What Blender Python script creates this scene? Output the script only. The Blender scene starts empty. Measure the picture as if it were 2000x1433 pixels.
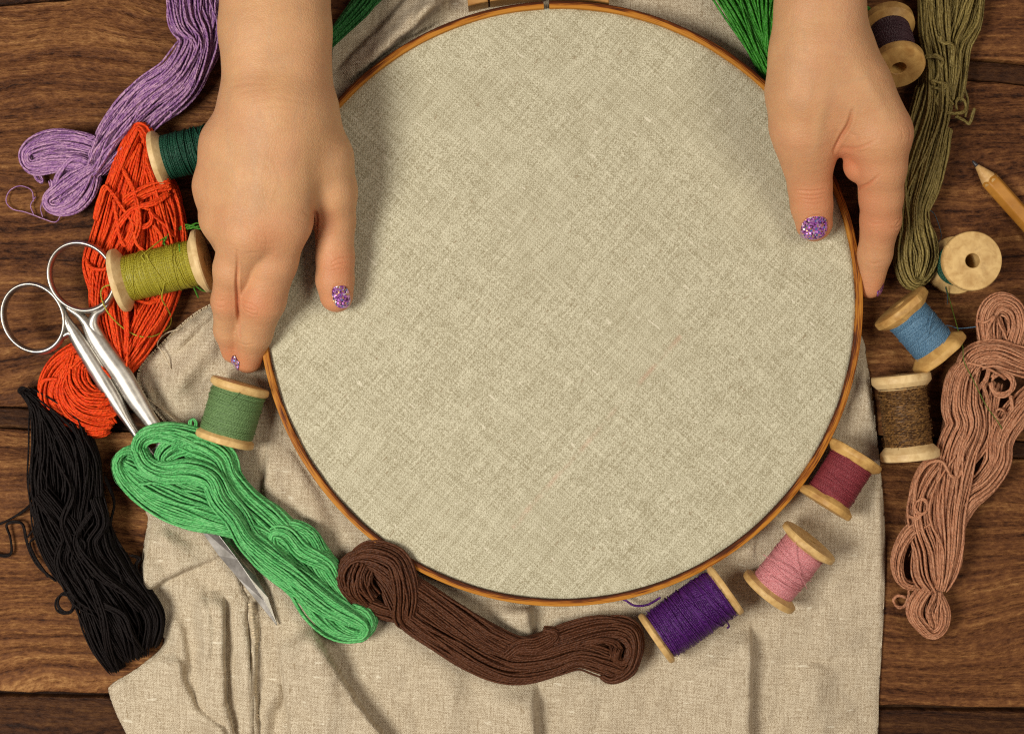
import bpy, math, random
import numpy as np

# ------------------------------------------------------------------ camera, world, lights
S = 0.22          # mm per photo pixel at table height
H = 620.0         # camera height in mm
CX, CY = 1000.0, 716.5

scene = bpy.context.scene
COL = scene.collection
cam_d = bpy.data.cameras.new("camera")
cam = bpy.data.objects.new("camera", cam_d)
COL.objects.link(cam)
cam.location = (0, 0, H * .001)
cam_d.sensor_width = 36.0
cam_d.lens = 36.0 * H / (2000 * S)
cam_d.clip_start = .01
cam_d.clip_end = 20
scene.camera = cam

world = bpy.data.worlds.new("World")
scene.world = world
world.use_nodes = True
bg = world.node_tree.nodes["Background"]
bg.inputs[0].default_value = (1.0, .76, .80, 1)
bg.inputs[1].default_value = .15

def area(name, loc, target, size, power, color):
    d = bpy.data.lights.new(name, 'AREA')
    d.shape = 'DISK'
    d.size = size
    d.energy = power
    d.color = color
    o = bpy.data.objects.new(name, d)
    COL.objects.link(o)
    o.location = loc
    v = np.array(target, float) - np.array(loc, float)
    from mathutils import Vector
    o.rotation_euler = Vector(v).to_track_quat('-Z', 'Y').to_euler()
    return o

area("key_softbox", (-.63, -.17, .99), (.03, -.02, 0), .44, 14.2, (1.0, .96, .875))
area("fill_softbox", (.65, .10, 1.05), (.08, -.02, 0), .52, 4.9, (1.0, .93, .78))

scene.view_settings.view_transform = 'Standard'
scene.view_settings.look = 'None'
scene.view_settings.exposure = 0
scene.view_settings.gamma = 1
scene.view_settings.use_curve_mapping = False
scene.render.engine = 'CYCLES'
scene.cycles.use_denoising = False      # keep the weave and thread texture crisp
scene.cycles.use_adaptive_sampling = False
scene.cycles.filter_width = 1.2
scene.cycles.sample_clamp_indirect = 3.0
scene.cycles.max_bounces = 6
scene.cycles.diffuse_bounces = 3

rng = np.random.default_rng(7)

# ------------------------------------------------------------------ coordinates
def kz(z):
    return S * (H - z) / H

def P(px, py, z=0.0):
    """photo pixel at real height z (mm) -> world mm"""
    k = kz(z)
    return np.array([(px - CX) * k, (CY - py) * k, z], float)

def PA(a):
    a = np.asarray(a, float)
    k = S * (H - a[:, 2]) / H
    return np.stack([(a[:, 0] - CX) * k, (CY - a[:, 1]) * k, a[:, 2]], 1)

# ------------------------------------------------------------------ object helpers
ORG = {}

def tag(o, label=None, cat=None, group=None, kind=None):
    if label: o["label"] = label
    if cat: o["category"] = cat
    if group: o["group"] = group
    if kind: o["kind"] = kind
    return o

def thing(name, label, cat, loc, group=None):
    o = bpy.data.objects.new(name, None)
    o.empty_display_size = .01
    COL.objects.link(o)
    o.location = np.asarray(loc, float) * .001
    ORG[o.name] = np.asarray(loc, float)
    return tag(o, label, cat, group)

def mesh_np(name, V, F, mat, parent=None, uv=None, attrs=None, smooth=True, origin=None):
    """V (n,3) mm world; F (m,4) or (m,3) or list of lists"""
    V = np.asarray(V, float)
    if parent is not None:
        org = ORG[parent.name]
    else:
        org = np.zeros(3) if origin is None else np.asarray(origin, float)
    me = bpy.data.meshes.new(name)
    if isinstance(F, np.ndarray):
        n = F.shape[1]
        me.vertices.add(len(V))
        me.vertices.foreach_set("co", ((V - org) * .001).astype(np.float32).ravel())
        me.loops.add(F.size)
        me.loops.foreach_set("vertex_index", F.astype(np.int32).ravel())
        me.polygons.add(len(F))
        me.polygons.foreach_set("loop_start", (np.arange(len(F)) * n).astype(np.int32))
        me.update(calc_edges=True)
        me.validate()
    else:
        me.from_pydata(((V - org) * .001).tolist(), [], F)
        me.update()
    if uv is not None:
        l = me.uv_layers.new(name="UVMap")
        l.data.foreach_set("uv", np.asarray(uv, np.float32).ravel())
    if attrs:
        for k, a in attrs.items():
            at = me.attributes.new(k, 'FLOAT', 'POINT')
            at.data.foreach_set("value", np.asarray(a, np.float32))
    if smooth:
        me.polygons.foreach_set("use_smooth", np.ones(len(me.polygons), bool))
    me.materials.append(mat)
    o = bpy.data.objects.new(name, me)
    COL.objects.link(o)
    if parent is not None:
        o.parent = parent
        ORG[o.name] = org
    else:
        o.location = org * .001
        ORG[o.name] = org
    return o

# ------------------------------------------------------------------ maths helpers
def hash2(i, j, seed):
    n = (i * 374761393 + j * 668265263 + seed * 1274126177) & 0xFFFFFFFF
    n = ((n ^ (n >> 13)) * 1274126177) & 0xFFFFFFFF
    return ((n ^ (n >> 16)) & 0xFFFF) / 65535.0

def vnoise(x, y, seed=0):
    x = np.asarray(x, float); y = np.asarray(y, float)
    i = np.floor(x).astype(np.int64); j = np.floor(y).astype(np.int64)
    fx = x - i; fy = y - j
    fx = fx * fx * fx * (fx * (fx * 6 - 15) + 10); fy = fy * fy * fy * (fy * (fy * 6 - 15) + 10)
    a = hash2(i, j, seed); b = hash2(i + 1, j, seed); c = hash2(i, j + 1, seed); d = hash2(i + 1, j + 1, seed)
    return (a * (1 - fx) + b * fx) * (1 - fy) + (c * (1 - fx) + d * fx) * fy - .5

def fbm(x, y, seed=0, oct=3):
    s = 0; a = 1
    for o in range(oct):
        s = s + a * vnoise(x * 2 ** o, y * 2 ** o, seed + o * 17); a *= .5
    return s

def spline(K, n):
    """Catmull-Rom through rows of K, n samples evenly by chord length of the first 3 columns"""
    K = np.asarray(K, float)
    A = np.vstack([2 * K[0] - K[1], K, 2 * K[-1] - K[-2]])
    out = []
    for i in range(len(K) - 1):
        p0, p1, p2, p3 = A[i:i + 4]
        t = np.linspace(0, 1, 24, endpoint=False)[:, None]
        out.append(.5 * ((2 * p1) + (-p0 + p2) * t + (2 * p0 - 5 * p1 + 4 * p2 - p3) * t ** 2 + (-p0 + 3 * p1 - 3 * p2 + p3) * t ** 3))
    out.append(K[-1:])
    Q = np.vstack(out)
    d = np.r_[0, np.cumsum(np.linalg.norm(np.diff(Q[:, :3], axis=0), axis=1))]
    u = np.linspace(0, d[-1], n)
    return np.stack([np.interp(u, d, Q[:, c]) for c in range(Q.shape[1])], 1)

def tubes(name, L, r, mat, parent=None, sides=6, rnd=None, origin=None, cap=True):
    """L (m strands, n points, 3) mm -> one mesh of tubes; r scalar or (m,n)"""
    L = np.asarray(L, float)
    m, n, _ = L.shape
    T = np.gradient(L, axis=1)
    T /= np.maximum(np.linalg.norm(T, axis=2, keepdims=True), 1e-9)
    up = np.zeros((m, 3)); up[:, 2] = 1
    par = np.abs((up * T[:, 0]).sum(1)) > .9
    up[par] = (1, 0, 0)
    N = np.zeros_like(L)
    cur = up
    for i in range(n):
        t = T[:, i]
        cur = cur - (cur * t).sum(1, keepdims=True) * t
        cur /= np.maximum(np.linalg.norm(cur, axis=1, keepdims=True), 1e-9)
        N[:, i] = cur
    B = np.cross(T, N)
    r = np.broadcast_to(np.asarray(r, float), (m, n)).copy()
    if cap:
        r[:, 0] *= .3; r[:, -1] *= .3
    a = np.arange(sides) / sides * 2 * math.pi
    V = L[:, :, None, :] + r[:, :, None, None] * (np.cos(a)[None, None, :, None] * N[:, :, None, :] + np.sin(a)[None, None, :, None] * B[:, :, None, :])
    ids = np.arange(m * n * sides).reshape(m, n, sides)
    nx = np.roll(ids, -1, axis=2)
    F = np.stack([ids[:, :-1], nx[:, :-1], nx[:, 1:], ids[:, 1:]], -1).reshape(-1, 4)
    arc = np.concatenate([np.zeros((m, 1)), np.cumsum(np.linalg.norm(np.diff(L, axis=1), axis=2), axis=1)], 1)
    k = np.arange(sides)
    u0 = np.broadcast_to(arc[:, :-1, None], (m, n - 1, sides)); u1 = np.broadcast_to(arc[:, 1:, None], (m, n - 1, sides))
    v0 = np.broadcast_to(k / sides, (m, n - 1, sides)); v1 = np.broadcast_to((k + 1) / sides, (m, n - 1, sides))
    UV = np.stack([np.stack([u0, v0], -1), np.stack([u0, v1], -1), np.stack([u1, v1], -1), np.stack([u1, v0], -1)], 3).reshape(-1, 2)
    if rnd is None:
        rnd = np.random.default_rng(m).random(m)
    R = np.repeat(rnd, n * sides)
    return mesh_np(name, V.reshape(-1, 3), F, mat, parent, uv=UV, attrs={"rnd": R}, origin=origin)

# ------------------------------------------------------------------ material helpers
class NT:
    def __init__(self, name):
        self.m = bpy.data.materials.new(name)
        self.m.use_nodes = True
        self.t = self.m.node_tree
        self.b = self.t.nodes["Principled BSDF"]
    def n(self, kind, **kw):
        o = self.t.nodes.new(kind)
        for k, v in kw.items():
            if k.startswith("i_"):
                key = k[2:]
                key = int(key) if key.isdigit() else key.replace("_", " ")
                o.inputs[key].default_value = v
            else:
                setattr(o, k, v)
        return o
    def l(self, a, b):
        self.t.links.new(a, b)
    def math(self, op, a, b=None, c=None):
        o = self.n("ShaderNodeMath", operation=op)
        for i, x in enumerate((a, b, c)):
            if x is None: continue
            if isinstance(x, (int, float)): o.inputs[i].default_value = x
            else: self.l(x, o.inputs[i])
        return o.outputs[0]
    def noise(self, vec, scale, detail=3, rough=.55, dist=0.0, lac=2.0):
        o = self.n("ShaderNodeTexNoise")
        o.inputs["Scale"].default_value = scale
        o.inputs["Detail"].default_value = detail
        o.inputs["Roughness"].default_value = rough
        o.inputs["Distortion"].default_value = dist
        if vec is not None: self.l(vec, o.inputs["Vector"])
        return o.outputs[0]
    def mapping(self, vec, scale=(1, 1, 1), rot=(0, 0, 0), loc=(0, 0, 0)):
        o = self.n("ShaderNodeMapping")
        o.inputs["Scale"].default_value = scale
        o.inputs["Rotation"].default_value = rot
        o.inputs["Location"].default_value = loc
        self.l(vec, o.inputs["Vector"])
        return o.outputs[0]
    def ramp(self, fac, stops, interp='LINEAR'):
        o = self.n("ShaderNodeValToRGB")
        cr = o.color_ramp
        cr.interpolation = interp
        while len(cr.elements) < len(stops): cr.elements.new(.5)
        for e, (p, c) in zip(cr.elements, stops):
            e.position = p
            e.color = (*c, 1) if len(c) == 3 else c
        self.l(fac, o.inputs[0])
        return o.outputs[0]
    def mix(self, fac, a, b, blend='MIX'):
        o = self.n("ShaderNodeMix", data_type='RGBA', blend_type=blend)
        for s, x in ((o.inputs[0], fac), (o.inputs[6], a), (o.inputs[7], b)):
            if isinstance(x, (int, float)): s.default_value = x
            elif isinstance(x, tuple): s.default_value = (*x, 1) if len(x) == 3 else x
            else: self.l(x, s)
        return o.outputs[2]
    def bump(self, height, strength=.5, dist=.001, normal=None):
        o = self.n("ShaderNodeBump")
        o.inputs["Strength"].default_value = strength
        o.inputs["Distance"].default_value = dist
        self.l(height, o.inputs["Height"])
        if normal is not None: self.l(normal, o.inputs["Normal"])
        return o.outputs[0]
    def set(self, **kw):
        for k, v in kw.items():
            s = self.b.inputs[k.replace("_", " ")]
            if isinstance(v, (int, float)): s.default_value = v
            elif isinstance(v, tuple): s.default_value = (*v, 1) if len(v) == 3 and s.type == 'RGBA' else v
            else: self.l(v, s)
        return self.m

def smoothstep(a, b, x):
    t = np.clip((x - a) / (b - a), 0, 1)
    return t * t * (3 - 2 * t)

def wood_table():
    t = NT("stained_boards")
    co = t.n("ShaderNodeTexCoord").outputs["Object"]
    at = t.n("ShaderNodeAttribute", attribute_name="plank").outputs["Fac"]
    off = t.n("ShaderNodeCombineXYZ")
    t.l(t.math('MULTIPLY', at, 3.7), off.inputs[0]); t.l(t.math('MULTIPLY', at, 1.9), off.inputs[1]); t.l(at, off.inputs[2])
    add = t.n("ShaderNodeVectorMath", operation='ADD'); t.l(co, add.inputs[0]); t.l(off.outputs[0], add.inputs[1])
    v = add.outputs[0]
    # slow wander of the grain
    w = t.noise(t.mapping(v, (4.5, 9, 1)), 1.0, 2, .5)
    w2 = t.noise(t.mapping(v, (14, 22, 1)), 1.0, 2, .5)
    wy = t.math('ADD', t.math('MULTIPLY', t.math('SUBTRACT', w, .5), .042), t.math('MULTIPLY', t.math('SUBTRACT', w2, .5), .012))
    sh = t.n("ShaderNodeCombineXYZ"); t.l(wy, sh.inputs[1])
    add2 = t.n("ShaderNodeVectorMath", operation='ADD'); t.l(v, add2.inputs[0]); t.l(sh.outputs[0], add2.inputs[1])
    g = add2.outputs[0]
    grain = t.noise(t.mapping(g, (5, 150, 1)), 1.0, 4, .6)
    fine = t.noise(t.mapping(g, (28, 900, 1)), 1.0, 3, .6)
    chips = t.noise(t.mapping(g, (260, 760, 1)), 1.0, 3, .7)
    broad = t.noise(t.mapping(g, (2.5, 22, 1)), 1.0, 2, .5)
    sep = t.n("ShaderNodeSeparateXYZ"); t.l(g, sep.inputs[0])
    slow = t.noise(t.mapping(g, (3.2, 45, 1)), 1.0, 3, .6)
    ph = t.math('ADD', t.math('MULTIPLY', sep.outputs[1], 2 * math.pi / .0062), t.math('MULTIPLY', slow, 16.0))
    ring = t.math('SINE', t.math('ADD', ph, t.math('MULTIPLY', chips, 1.4)))
    cen = lambda x, k: t.math('MULTIPLY', t.math('SUBTRACT', x, .5), k)
    f = t.math('ADD', t.math('ADD', cen(grain, .85), cen(fine, .5)), t.math('ADD', cen(broad, .30), cen(chips, .75)))
    f = t.math('ADD', f, t.math('ADD', t.math('MULTIPLY', ring, .032), .5))
    f = t.math('ADD', f, t.n("ShaderNodeAttribute", attribute_name="gold").outputs["Fac"])
    col = t.ramp(f, [(.26, (.022, .0080, .0042)), (.38, (.074, .0268, .0105)), (.52, (.134, .0515, .0180)), (.66, (.215, .091, .030)), (.82, (.36, .180, .064))])
    dk = t.n("ShaderNodeAttribute", attribute_name="dark").outputs["Fac"]
    col = t.mix(dk, col, t.mix(.80, col, (.012, .006, .004)))
    hgt = t.math('ADD', t.math('MULTIPLY', grain, .9), t.math('ADD', t.math('MULTIPLY', fine, .35), t.math('ADD', t.math('MULTIPLY', chips, .7), t.math('MULTIPLY', ring, .12))))
    rough = t.math('ADD', t.math('MULTIPLY', fine, .35), .45)
    return t.set(Base_Color=col, Roughness=rough, Specular_IOR_Level=.12, Normal=t.bump(hgt, 1.0, .0018))

def linen(name, rot, base=(.50, .405, .262), light=(.69, .60, .43), dark=(.285, .205, .112)):
    t = NT(name)
    co = t.n("ShaderNodeTexCoord").outputs["Object"]
    v = t.mapping(co, (1, 1, 1), (0, 0, rot))
    wa = t.noise(t.mapping(v, (1900, 90, 30)), 1.0, 1, .5)
    we = t.noise(t.mapping(v, (90, 1900, 30)), 1.0, 1, .5)
    sp = t.noise(v, 2400, 1, .7)
    blot = t.noise(v, 55, 3, .6)
    f = t.math('ADD', t.math('MULTIPLY', wa, .22), t.math('MULTIPLY', we, .20))
    f = t.math('ADD', f, t.math('MULTIPLY', sp, .66))
    f = t.math('ADD', f, t.math('MULTIPLY', t.math('SUBTRACT', blot, .5), .05))
    sx = t.n("ShaderNodeSeparateXYZ"); t.l(v, sx.inputs[0])
    wob = t.math('MULTIPLY', t.noise(v, 260, 2, .5), 3.0)
    f1 = t.math('SINE', t.math('ADD', t.math('MULTIPLY', sx.outputs[0], 2 * math.pi / .00104), wob))
    f2 = t.math('SINE', t.math('ADD', t.math('MULTIPLY', sx.outputs[1], 2 * math.pi / .00104), wob))
    weave = t.math('MULTIPLY', f1, f2)
    f = t.math('ADD', f, t.math('MULTIPLY', weave, .045))
    col = t.ramp(f, [(.42, dark), (.545, base), (.67, light)])
    # slubs: a few dark and a few pale flecks of thread
    fl = t.noise(t.mapping(v, (620, 240, 60)), 1.0, 2, .5)
    col = t.mix(t.math('MULTIPLY', t.math('GREATER_THAN', fl, .705), .5), col, (.24, .17, .09))
    fl2 = t.noise(t.mapping(v, (150, 520, 60), (0, 0, 0), (5, 3, 1)), 1.0, 2, .5)
    col = t.mix(t.math('MULTIPLY', t.math('GREATER_THAN', fl2, .715), .5), col, (.80, .74, .58))
    hgt = t.math('ADD', t.math('MULTIPLY', weave, .12), f)
    return t, co, col, hgt

def thread_mat(name, c, var=.25, twist=.0021, spec=.2, rough=.42, deep=.42, hue=None):
    t = NT(name)
    uv = t.n("ShaderNodeUVMap").outputs[0]
    sp = t.n("ShaderNodeSeparateXYZ"); t.l(uv, sp.inputs[0])
    rn = t.n("ShaderNodeAttribute", attribute_name="rnd").outputs["Fac"]
    ph = t.math('ADD', t.math('MULTIPLY', sp.outputs[0], .001 / twist), sp.outputs[1])
    ph = t.math('ADD', ph, t.math('MULTIPLY', rn, 13.7))
    cw = t.n("ShaderNodeCombineXYZ"); t.l(sp.outputs[0], cw.inputs[0]); t.l(t.math('MULTIPLY', rn, 57), cw.inputs[1])
    ph = t.math('ADD', ph, t.math('MULTIPLY', t.noise(cw.outputs[0], .5, 2, .5), 2.2))
    s = t.math('SINE', t.math('MULTIPLY', ph, 2 * math.pi))
    s01 = t.math('ADD', t.math('MULTIPLY', s, .5), .5)
    c2 = tuple(x * deep for x in c)
    cv = t.n("ShaderNodeCombineXYZ")
    t.l(t.math('MULTIPLY', sp.outputs[0], .22), cv.inputs[0]); t.l(t.math('MULTIPLY', ph, 3.1), cv.inputs[1]); t.l(t.math('MULTIPLY', rn, 91), cv.inputs[2])
    nz = t.noise(cv.outputs[0], 1.0, 3, .65)
    k = t.math('ADD', t.math('MULTIPLY', s01, .66), t.math('MULTIPLY', nz, .62))
    k = t.math('ADD', k, t.math('MULTIPLY', t.math('SUBTRACT', rn, .5), .35))
    cl = t.n("ShaderNodeClamp"); t.l(k, cl.inputs[0])
    col = t.mix(cl.outputs[0], c2, c)
    hi = hue or tuple(min(1, x * 1.25 + .02) for x in c)
    n2 = t.noise(cv.outputs[0], .35, 2, .5)
    col = t.mix(t.math('MULTIPLY', t.ramp(n2, [(.42, (0, 0, 0)), (.62, (1, 1, 1))]), var), col, hi)
    return t.set(Base_Color=col, Roughness=rough, Specular_IOR_Level=spec, Normal=t.bump(t.math('ADD', s01, nz), .6, .0003))

def birch(name, c1=(.40, .235, .085), c2=(.66, .455, .205), axis_scale=(220, 220, 40), dirt=.35):
    t = NT(name)
    co = t.n("ShaderNodeTexCoord").outputs["Object"]
    oi = t.n("ShaderNodeObjectInfo").outputs["Random"]
    sh = t.n("ShaderNodeVectorMath", operation='ADD'); t.l(co, sh.inputs[0])
    cb = t.n("ShaderNodeCombineXYZ"); t.l(oi, cb.inputs[0]); t.l(oi, cb.inputs[1]); t.l(cb.outputs[0], sh.inputs[1])
    v = sh.outputs[0]
    g = t.noise(t.mapping(v, axis_scale), 1.0, 4, .6, .6)
    b = t.noise(v, 130, 3, .6)
    f = t.math('ADD', t.math('MULTIPLY', g, .7), t.math('MULTIPLY', b, .3))
    col = t.ramp(f, [(.32, c1), (.60, c2)])
    d = t.noise(v, 210, 4, .7)
    col = t.mix(t.math('MULTIPLY', t.ramp(d, [(.56, (0, 0, 0)), (.72, (1, 1, 1))]), dirt), col, (.20, .10, .035))
    return t.set(Base_Color=col, Roughness=.5, Specular_IOR_Level=.3, Normal=t.bump(t.math('ADD', g, d), .35, .0006))

def hoop_wood():
    t = NT("varnished_hoop_wood")
    uv = t.n("ShaderNodeUVMap").outputs[0]
    v = t.mapping(uv, (1, 1, 1))
    a = t.noise(t.mapping(v, (30, 1.5, 1)), 1.0, 3, .6)
    st = t.noise(t.mapping(v, (70, 9, 1), (0, 0, 0), (3, 1, 0)), 1.0, 4, .65)
    sp = t.n("ShaderNodeSeparateXYZ"); t.l(uv, sp.inputs[0])
    # stain sits along one layer of the bent strip
    f = t.math('ADD', t.math('MULTIPLY', t.math('SUBTRACT', a, .5), 1.8), t.math('MULTIPLY', t.math('SUBTRACT', st, .5), 2.0))
    # the stained layer wanders from the outer to the inner side round the hoop
    lay = t.math('MULTIPLY', t.math('SUBTRACT', sp.outputs[1], .5), t.math('COSINE', t.math('MULTIPLY', sp.outputs[0], 2 * math.pi)))
    k = t.math('ADD', t.math('ADD', t.math('MULTIPLY', lay, 1.25), .33), f)
    col = t.ramp(k, [(.0, (.53, .225, .028)), (.28, (.40, .135, .013)), (.48, (.15, .034, .005)), (.72, (.045, .011, .004))])
    fine = t.noise(t.mapping(v, (900, 30, 1)), 1.0, 3, .6)
    col = t.mix(t.math('MULTIPLY', fine, .35), col, (.10, .03, .008))
    return t.set(Base_Color=col, Roughness=.5, Specular_IOR_Level=.12, Normal=t.bump(st, .3, .0004))

def skin_mat():
    t = NT("skin")
    co = t.n("ShaderNodeTexCoord").outputs["Object"]
    red = t.n("ShaderNodeAttribute", attribute_name="red").outputs["Fac"]
    n1 = t.noise(co, 75, 3, .6)
    n2 = t.noise(co, 420, 3, .6)
    base = t.ramp(n1, [(.35, (.525, .290, .137)), (.65, (.59, .335, .160))])
    vein = t.noise(t.mapping(co, (55, 22, 40), (0, 0, .2)), 1.0, 2, .5, 1.5)
    base = t.mix(t.ramp(vein, [(.50, (0, 0, 0)), (.56, (.22, .22, .22)), (.62, (0, 0, 0))]), base, (.40, .27, .16))
    pat = t.noise(co, 34, 3, .6)
    base = t.mix(t.ramp(pat, [(.50, (0, 0, 0)), (.70, (.35, .35, .35))]), base, (.56, .265, .145))
    base = t.mix(t.math('MULTIPLY', t.math('SUBTRACT', n2, .30), .6), base, (.46, .215, .115))
    n3 = t.noise(co, 1300, 2, .6)
    base = t.mix(t.math('MULTIPLY', t.math('SUBTRACT', n3, .4), .35), base, (.42, .22, .12))
    col = t.mix(red, base, (.56, .19, .088))
    vo = t.n("ShaderNodeTexVoronoi", feature='DISTANCE_TO_EDGE'); vo.inputs["Scale"].default_value = 1.0
    t.l(t.mapping(co, (900, 1150, 900)), vo.inputs["Vector"])
    w = t.noise(t.mapping(co, (160, 700, 300)), 1.0, 3, .6)
    h = t.math('ADD', t.math('MULTIPLY', t.math('MINIMUM', vo.outputs[0], .25), 1.4), t.math('ADD', t.math('MULTIPLY', w, .8), t.math('MULTIPLY', n2, .7)))
    return t.set(Base_Color=col, Roughness=.5, Specular_IOR_Level=.28, Subsurface_Weight=.22, Subsurface_Radius=(1.0, .38, .18), Subsurface_Scale=.0022, Normal=t.bump(h, .38, .0005))

def glitter_mat():
    t = NT("purple_glitter_polish")
    co = t.n("ShaderNodeTexCoord").outputs["Object"]
    vo = t.n("ShaderNodeTexVoronoi"); vo.inputs["Scale"].default_value = 1600
    t.l(co, vo.inputs["Vector"])
    sp = t.n("ShaderNodeSeparateColor"); t.l(vo.outputs["Color"], sp.inputs[0])
    col = t.ramp(sp.outputs[0], [(0, (.10, .015, .10)), (.22, (.36, .08, .46)), (.45, (.55, .20, .62)), (.62, (.62, .34, .14)), (.72, (.70, .36, .70)), (.86, (.95, .80, .95)), (.93, (.12, .30, .75))], 'CONSTANT')
    nm = t.n("ShaderNodeNormalMap")
    sub = t.n("ShaderNodeVectorMath", operation='MULTIPLY_ADD')
    sub.inputs[1].default_value = (.9, .9, .9); sub.inputs[2].default_value = (-.45, -.45, -.45)
    t.l(vo.outputs["Color"], sub.inputs[0])
    ge = t.n("ShaderNodeNewGeometry")
    ad = t.n("ShaderNodeVectorMath", operation='ADD'); t.l(ge.outputs["Normal"], ad.inputs[0]); t.l(sub.outputs[0], ad.inputs[1])
    no = t.n("ShaderNodeVectorMath", operation='NORMALIZE'); t.l(ad.outputs[0], no.inputs[0])
    return t.set(Base_Color=col, Roughness=.25, Metallic=.55, Coat_Weight=1.0, Coat_Roughness=.05, Normal=no.outputs[0])

def steel_mat(name="polished_steel", r0=.17, g=1.0):
    t = NT(name)
    co = t.n("ShaderNodeTexCoord").outputs["Object"]
    n = t.noise(co, 140, 5, .7)
    f = t.noise(co, 45, 3, .6)
    col = t.ramp(n, [(.35, (.40 * g, .375 * g, .33 * g)), (.65, (.62 * g, .59 * g, .54 * g))])
    r = t.math('ADD', t.math('ADD', t.math('MULTIPLY', n, .16), t.math('MULTIPLY', f, .22)), r0 - .08)
    return t.set(Base_Color=col, Metallic=1.0, Roughness=r, Normal=t.bump(n, .03, .0004))

def plain(name, c, rough=.6, metal=0.0):
    t = NT(name)
    co = t.n("ShaderNodeTexCoord").outputs["Object"]
    n = t.noise(co, 400, 3, .6)
    col = t.mix(n, tuple(x * .8 for x in c), tuple(min(1, x * 1.15) for x in c))
    return t.set(Base_Color=col, Roughness=rough, Metallic=metal)

# ------------------------------------------------------------------ the table
def seam(a, b):  # y in photo px at x=0 and x=2000, or a list of points
    if b is None:
        return lambda x: float(np.interp(x, [p[0] for p in a], [p[1] for p in a]))
    return lambda x: a + (b - a) * x / 2000.0

def build_table():
    seams = [(-420, -340), ([(-900, -5), (0, -34), (300, -60), (700, -55), (1400, 78), (2000, 123), (2900, 190)], None), ([(-900, 30), (0, 9), (200, -8), (700, -14), (1400, 119), (2000, 164), (2900, 232)], None), (794, 862), (836, 896), (1352, 1383), (1358, 1389), (1800, 1815)]
    kinds = [(0, 1, 0, .0), (1, 2, -2.2, .75), (2, 3, 0, .0), (3, 4, -2.2, .8), (4, 5, 0, .0), (6, 7, -.8, .72)]
    xs = np.linspace(-900, 2900, 120)
    V = []; F = []; pl = []; dk = []; gd = []
    gold = [.03, 0, .012, 0, .045, .0]
    for idx, (i, j, z, d) in enumerate(kinds):
        a = seam(*seams[i]); b = seam(*seams[j])
        rows = [(0, z - 8), (0, z - .9), (.35, z - .35), (1.1, z), (None, z), (-1.1, z), (-.35, z - .35), (0, z - .9), (0, z - 8)]
        # cross-section across the board: (offset mm, height)
        base = len(V)
        ncs = 0
        for x in xs:
            ya, yb = a(x) + .4 / S, b(x) - .4 / S
            ed = 3.0 * fbm(np.array([x * .02]), np.array([idx * 7.3]), 3)[0]
            cs = [(ya + ed, z - 8), (ya + ed, z - 1.0), (ya + ed + 1.6, z - .35), (ya + ed + 5, z), ((ya + yb) / 2, z), (yb + ed - 5, z), (yb + ed - 1.6, z - .35), (yb + ed, z - 1.0), (yb + ed, z - 8)]
            ncs = len(cs)
            for y, zz in cs:
                V.append(((x - CX) * S, (CY - y) * S, zz)); pl.append(idx * .731 + .1); dk.append(d); gd.append(gold[idx])
        n = len(xs)
        for q in range(n - 1):
            for c in range(ncs - 1):
                F.append((base + q * ncs + c, base + q * ncs + c + 1, base + (q + 1) * ncs + c + 1, base + (q + 1) * ncs + c))
    # under-board that closes the gaps
    base = len(V)
    for x, y in ((-900, -420), (2900, -420), (2900, 1800), (-900, 1800)):
        V.append(((x - CX) * S, (CY - y) * S, -7.0)); pl.append(.5); dk.append(1.0); gd.append(0)
    F.append((base + 3, base + 2, base + 1, base))
    o = mesh_np("table_top", V, np.array(F)[:, ::-1], wood_table(), attrs={"plank": pl, "dark": dk, "gold": gd})
    for p in o.data.polygons: pass
    tag(o, "dark brown stained wooden boards with rough grain under everything", "table", kind="structure")
build_table()

# ------------------------------------------------------------------ linen: draped part as a height field
def pdist(X, Y, poly):
    """signed distance (px) and position 0..1 along polyline; positive = right of travel seen from above"""
    poly = np.asarray(poly, float)
    seg = np.diff(poly, axis=0)
    ln = np.hypot(seg[:, 0], seg[:, 1]); cum = np.r_[0, np.cumsum(ln)]
    best = np.full(X.shape, 1e9); sg = np.zeros(X.shape); tt = np.zeros(X.shape)
    for i in range(len(seg)):
        ax, ay = poly[i]; dx, dy = seg[i]
        t = np.clip(((X - ax) * dx + (Y - ay) * dy) / (ln[i] ** 2), 0, 1)
        ex = X - ax - t * dx; ey = Y - ay - t * dy
        d = np.hypot(ex, ey)
        m = d < best
        best = np.where(m, d, best)
        c = dx * ey - dy * ex     # >0: y-down coordinates, right-hand side of travel is negative cross
        sg = np.where(m, np.sign(c), sg)
        tt = np.where(m, (cum[i] + t * ln[i]) / cum[-1], tt)
    return best * np.where(sg == 0, 1, sg), tt

def inside(X, Y, poly):
    r = np.zeros(X.shape, bool)
    n = len(poly)
    for i in range(n):
        x1, y1 = poly[i]; x2, y2 = poly[(i + 1) % n]
        c = ((y1 > Y) != (y2 > Y)) & (X < (x2 - x1) * (Y - y1) / (y2 - y1 + 1e-12) + x1)
        r ^= c
    return r

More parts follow.
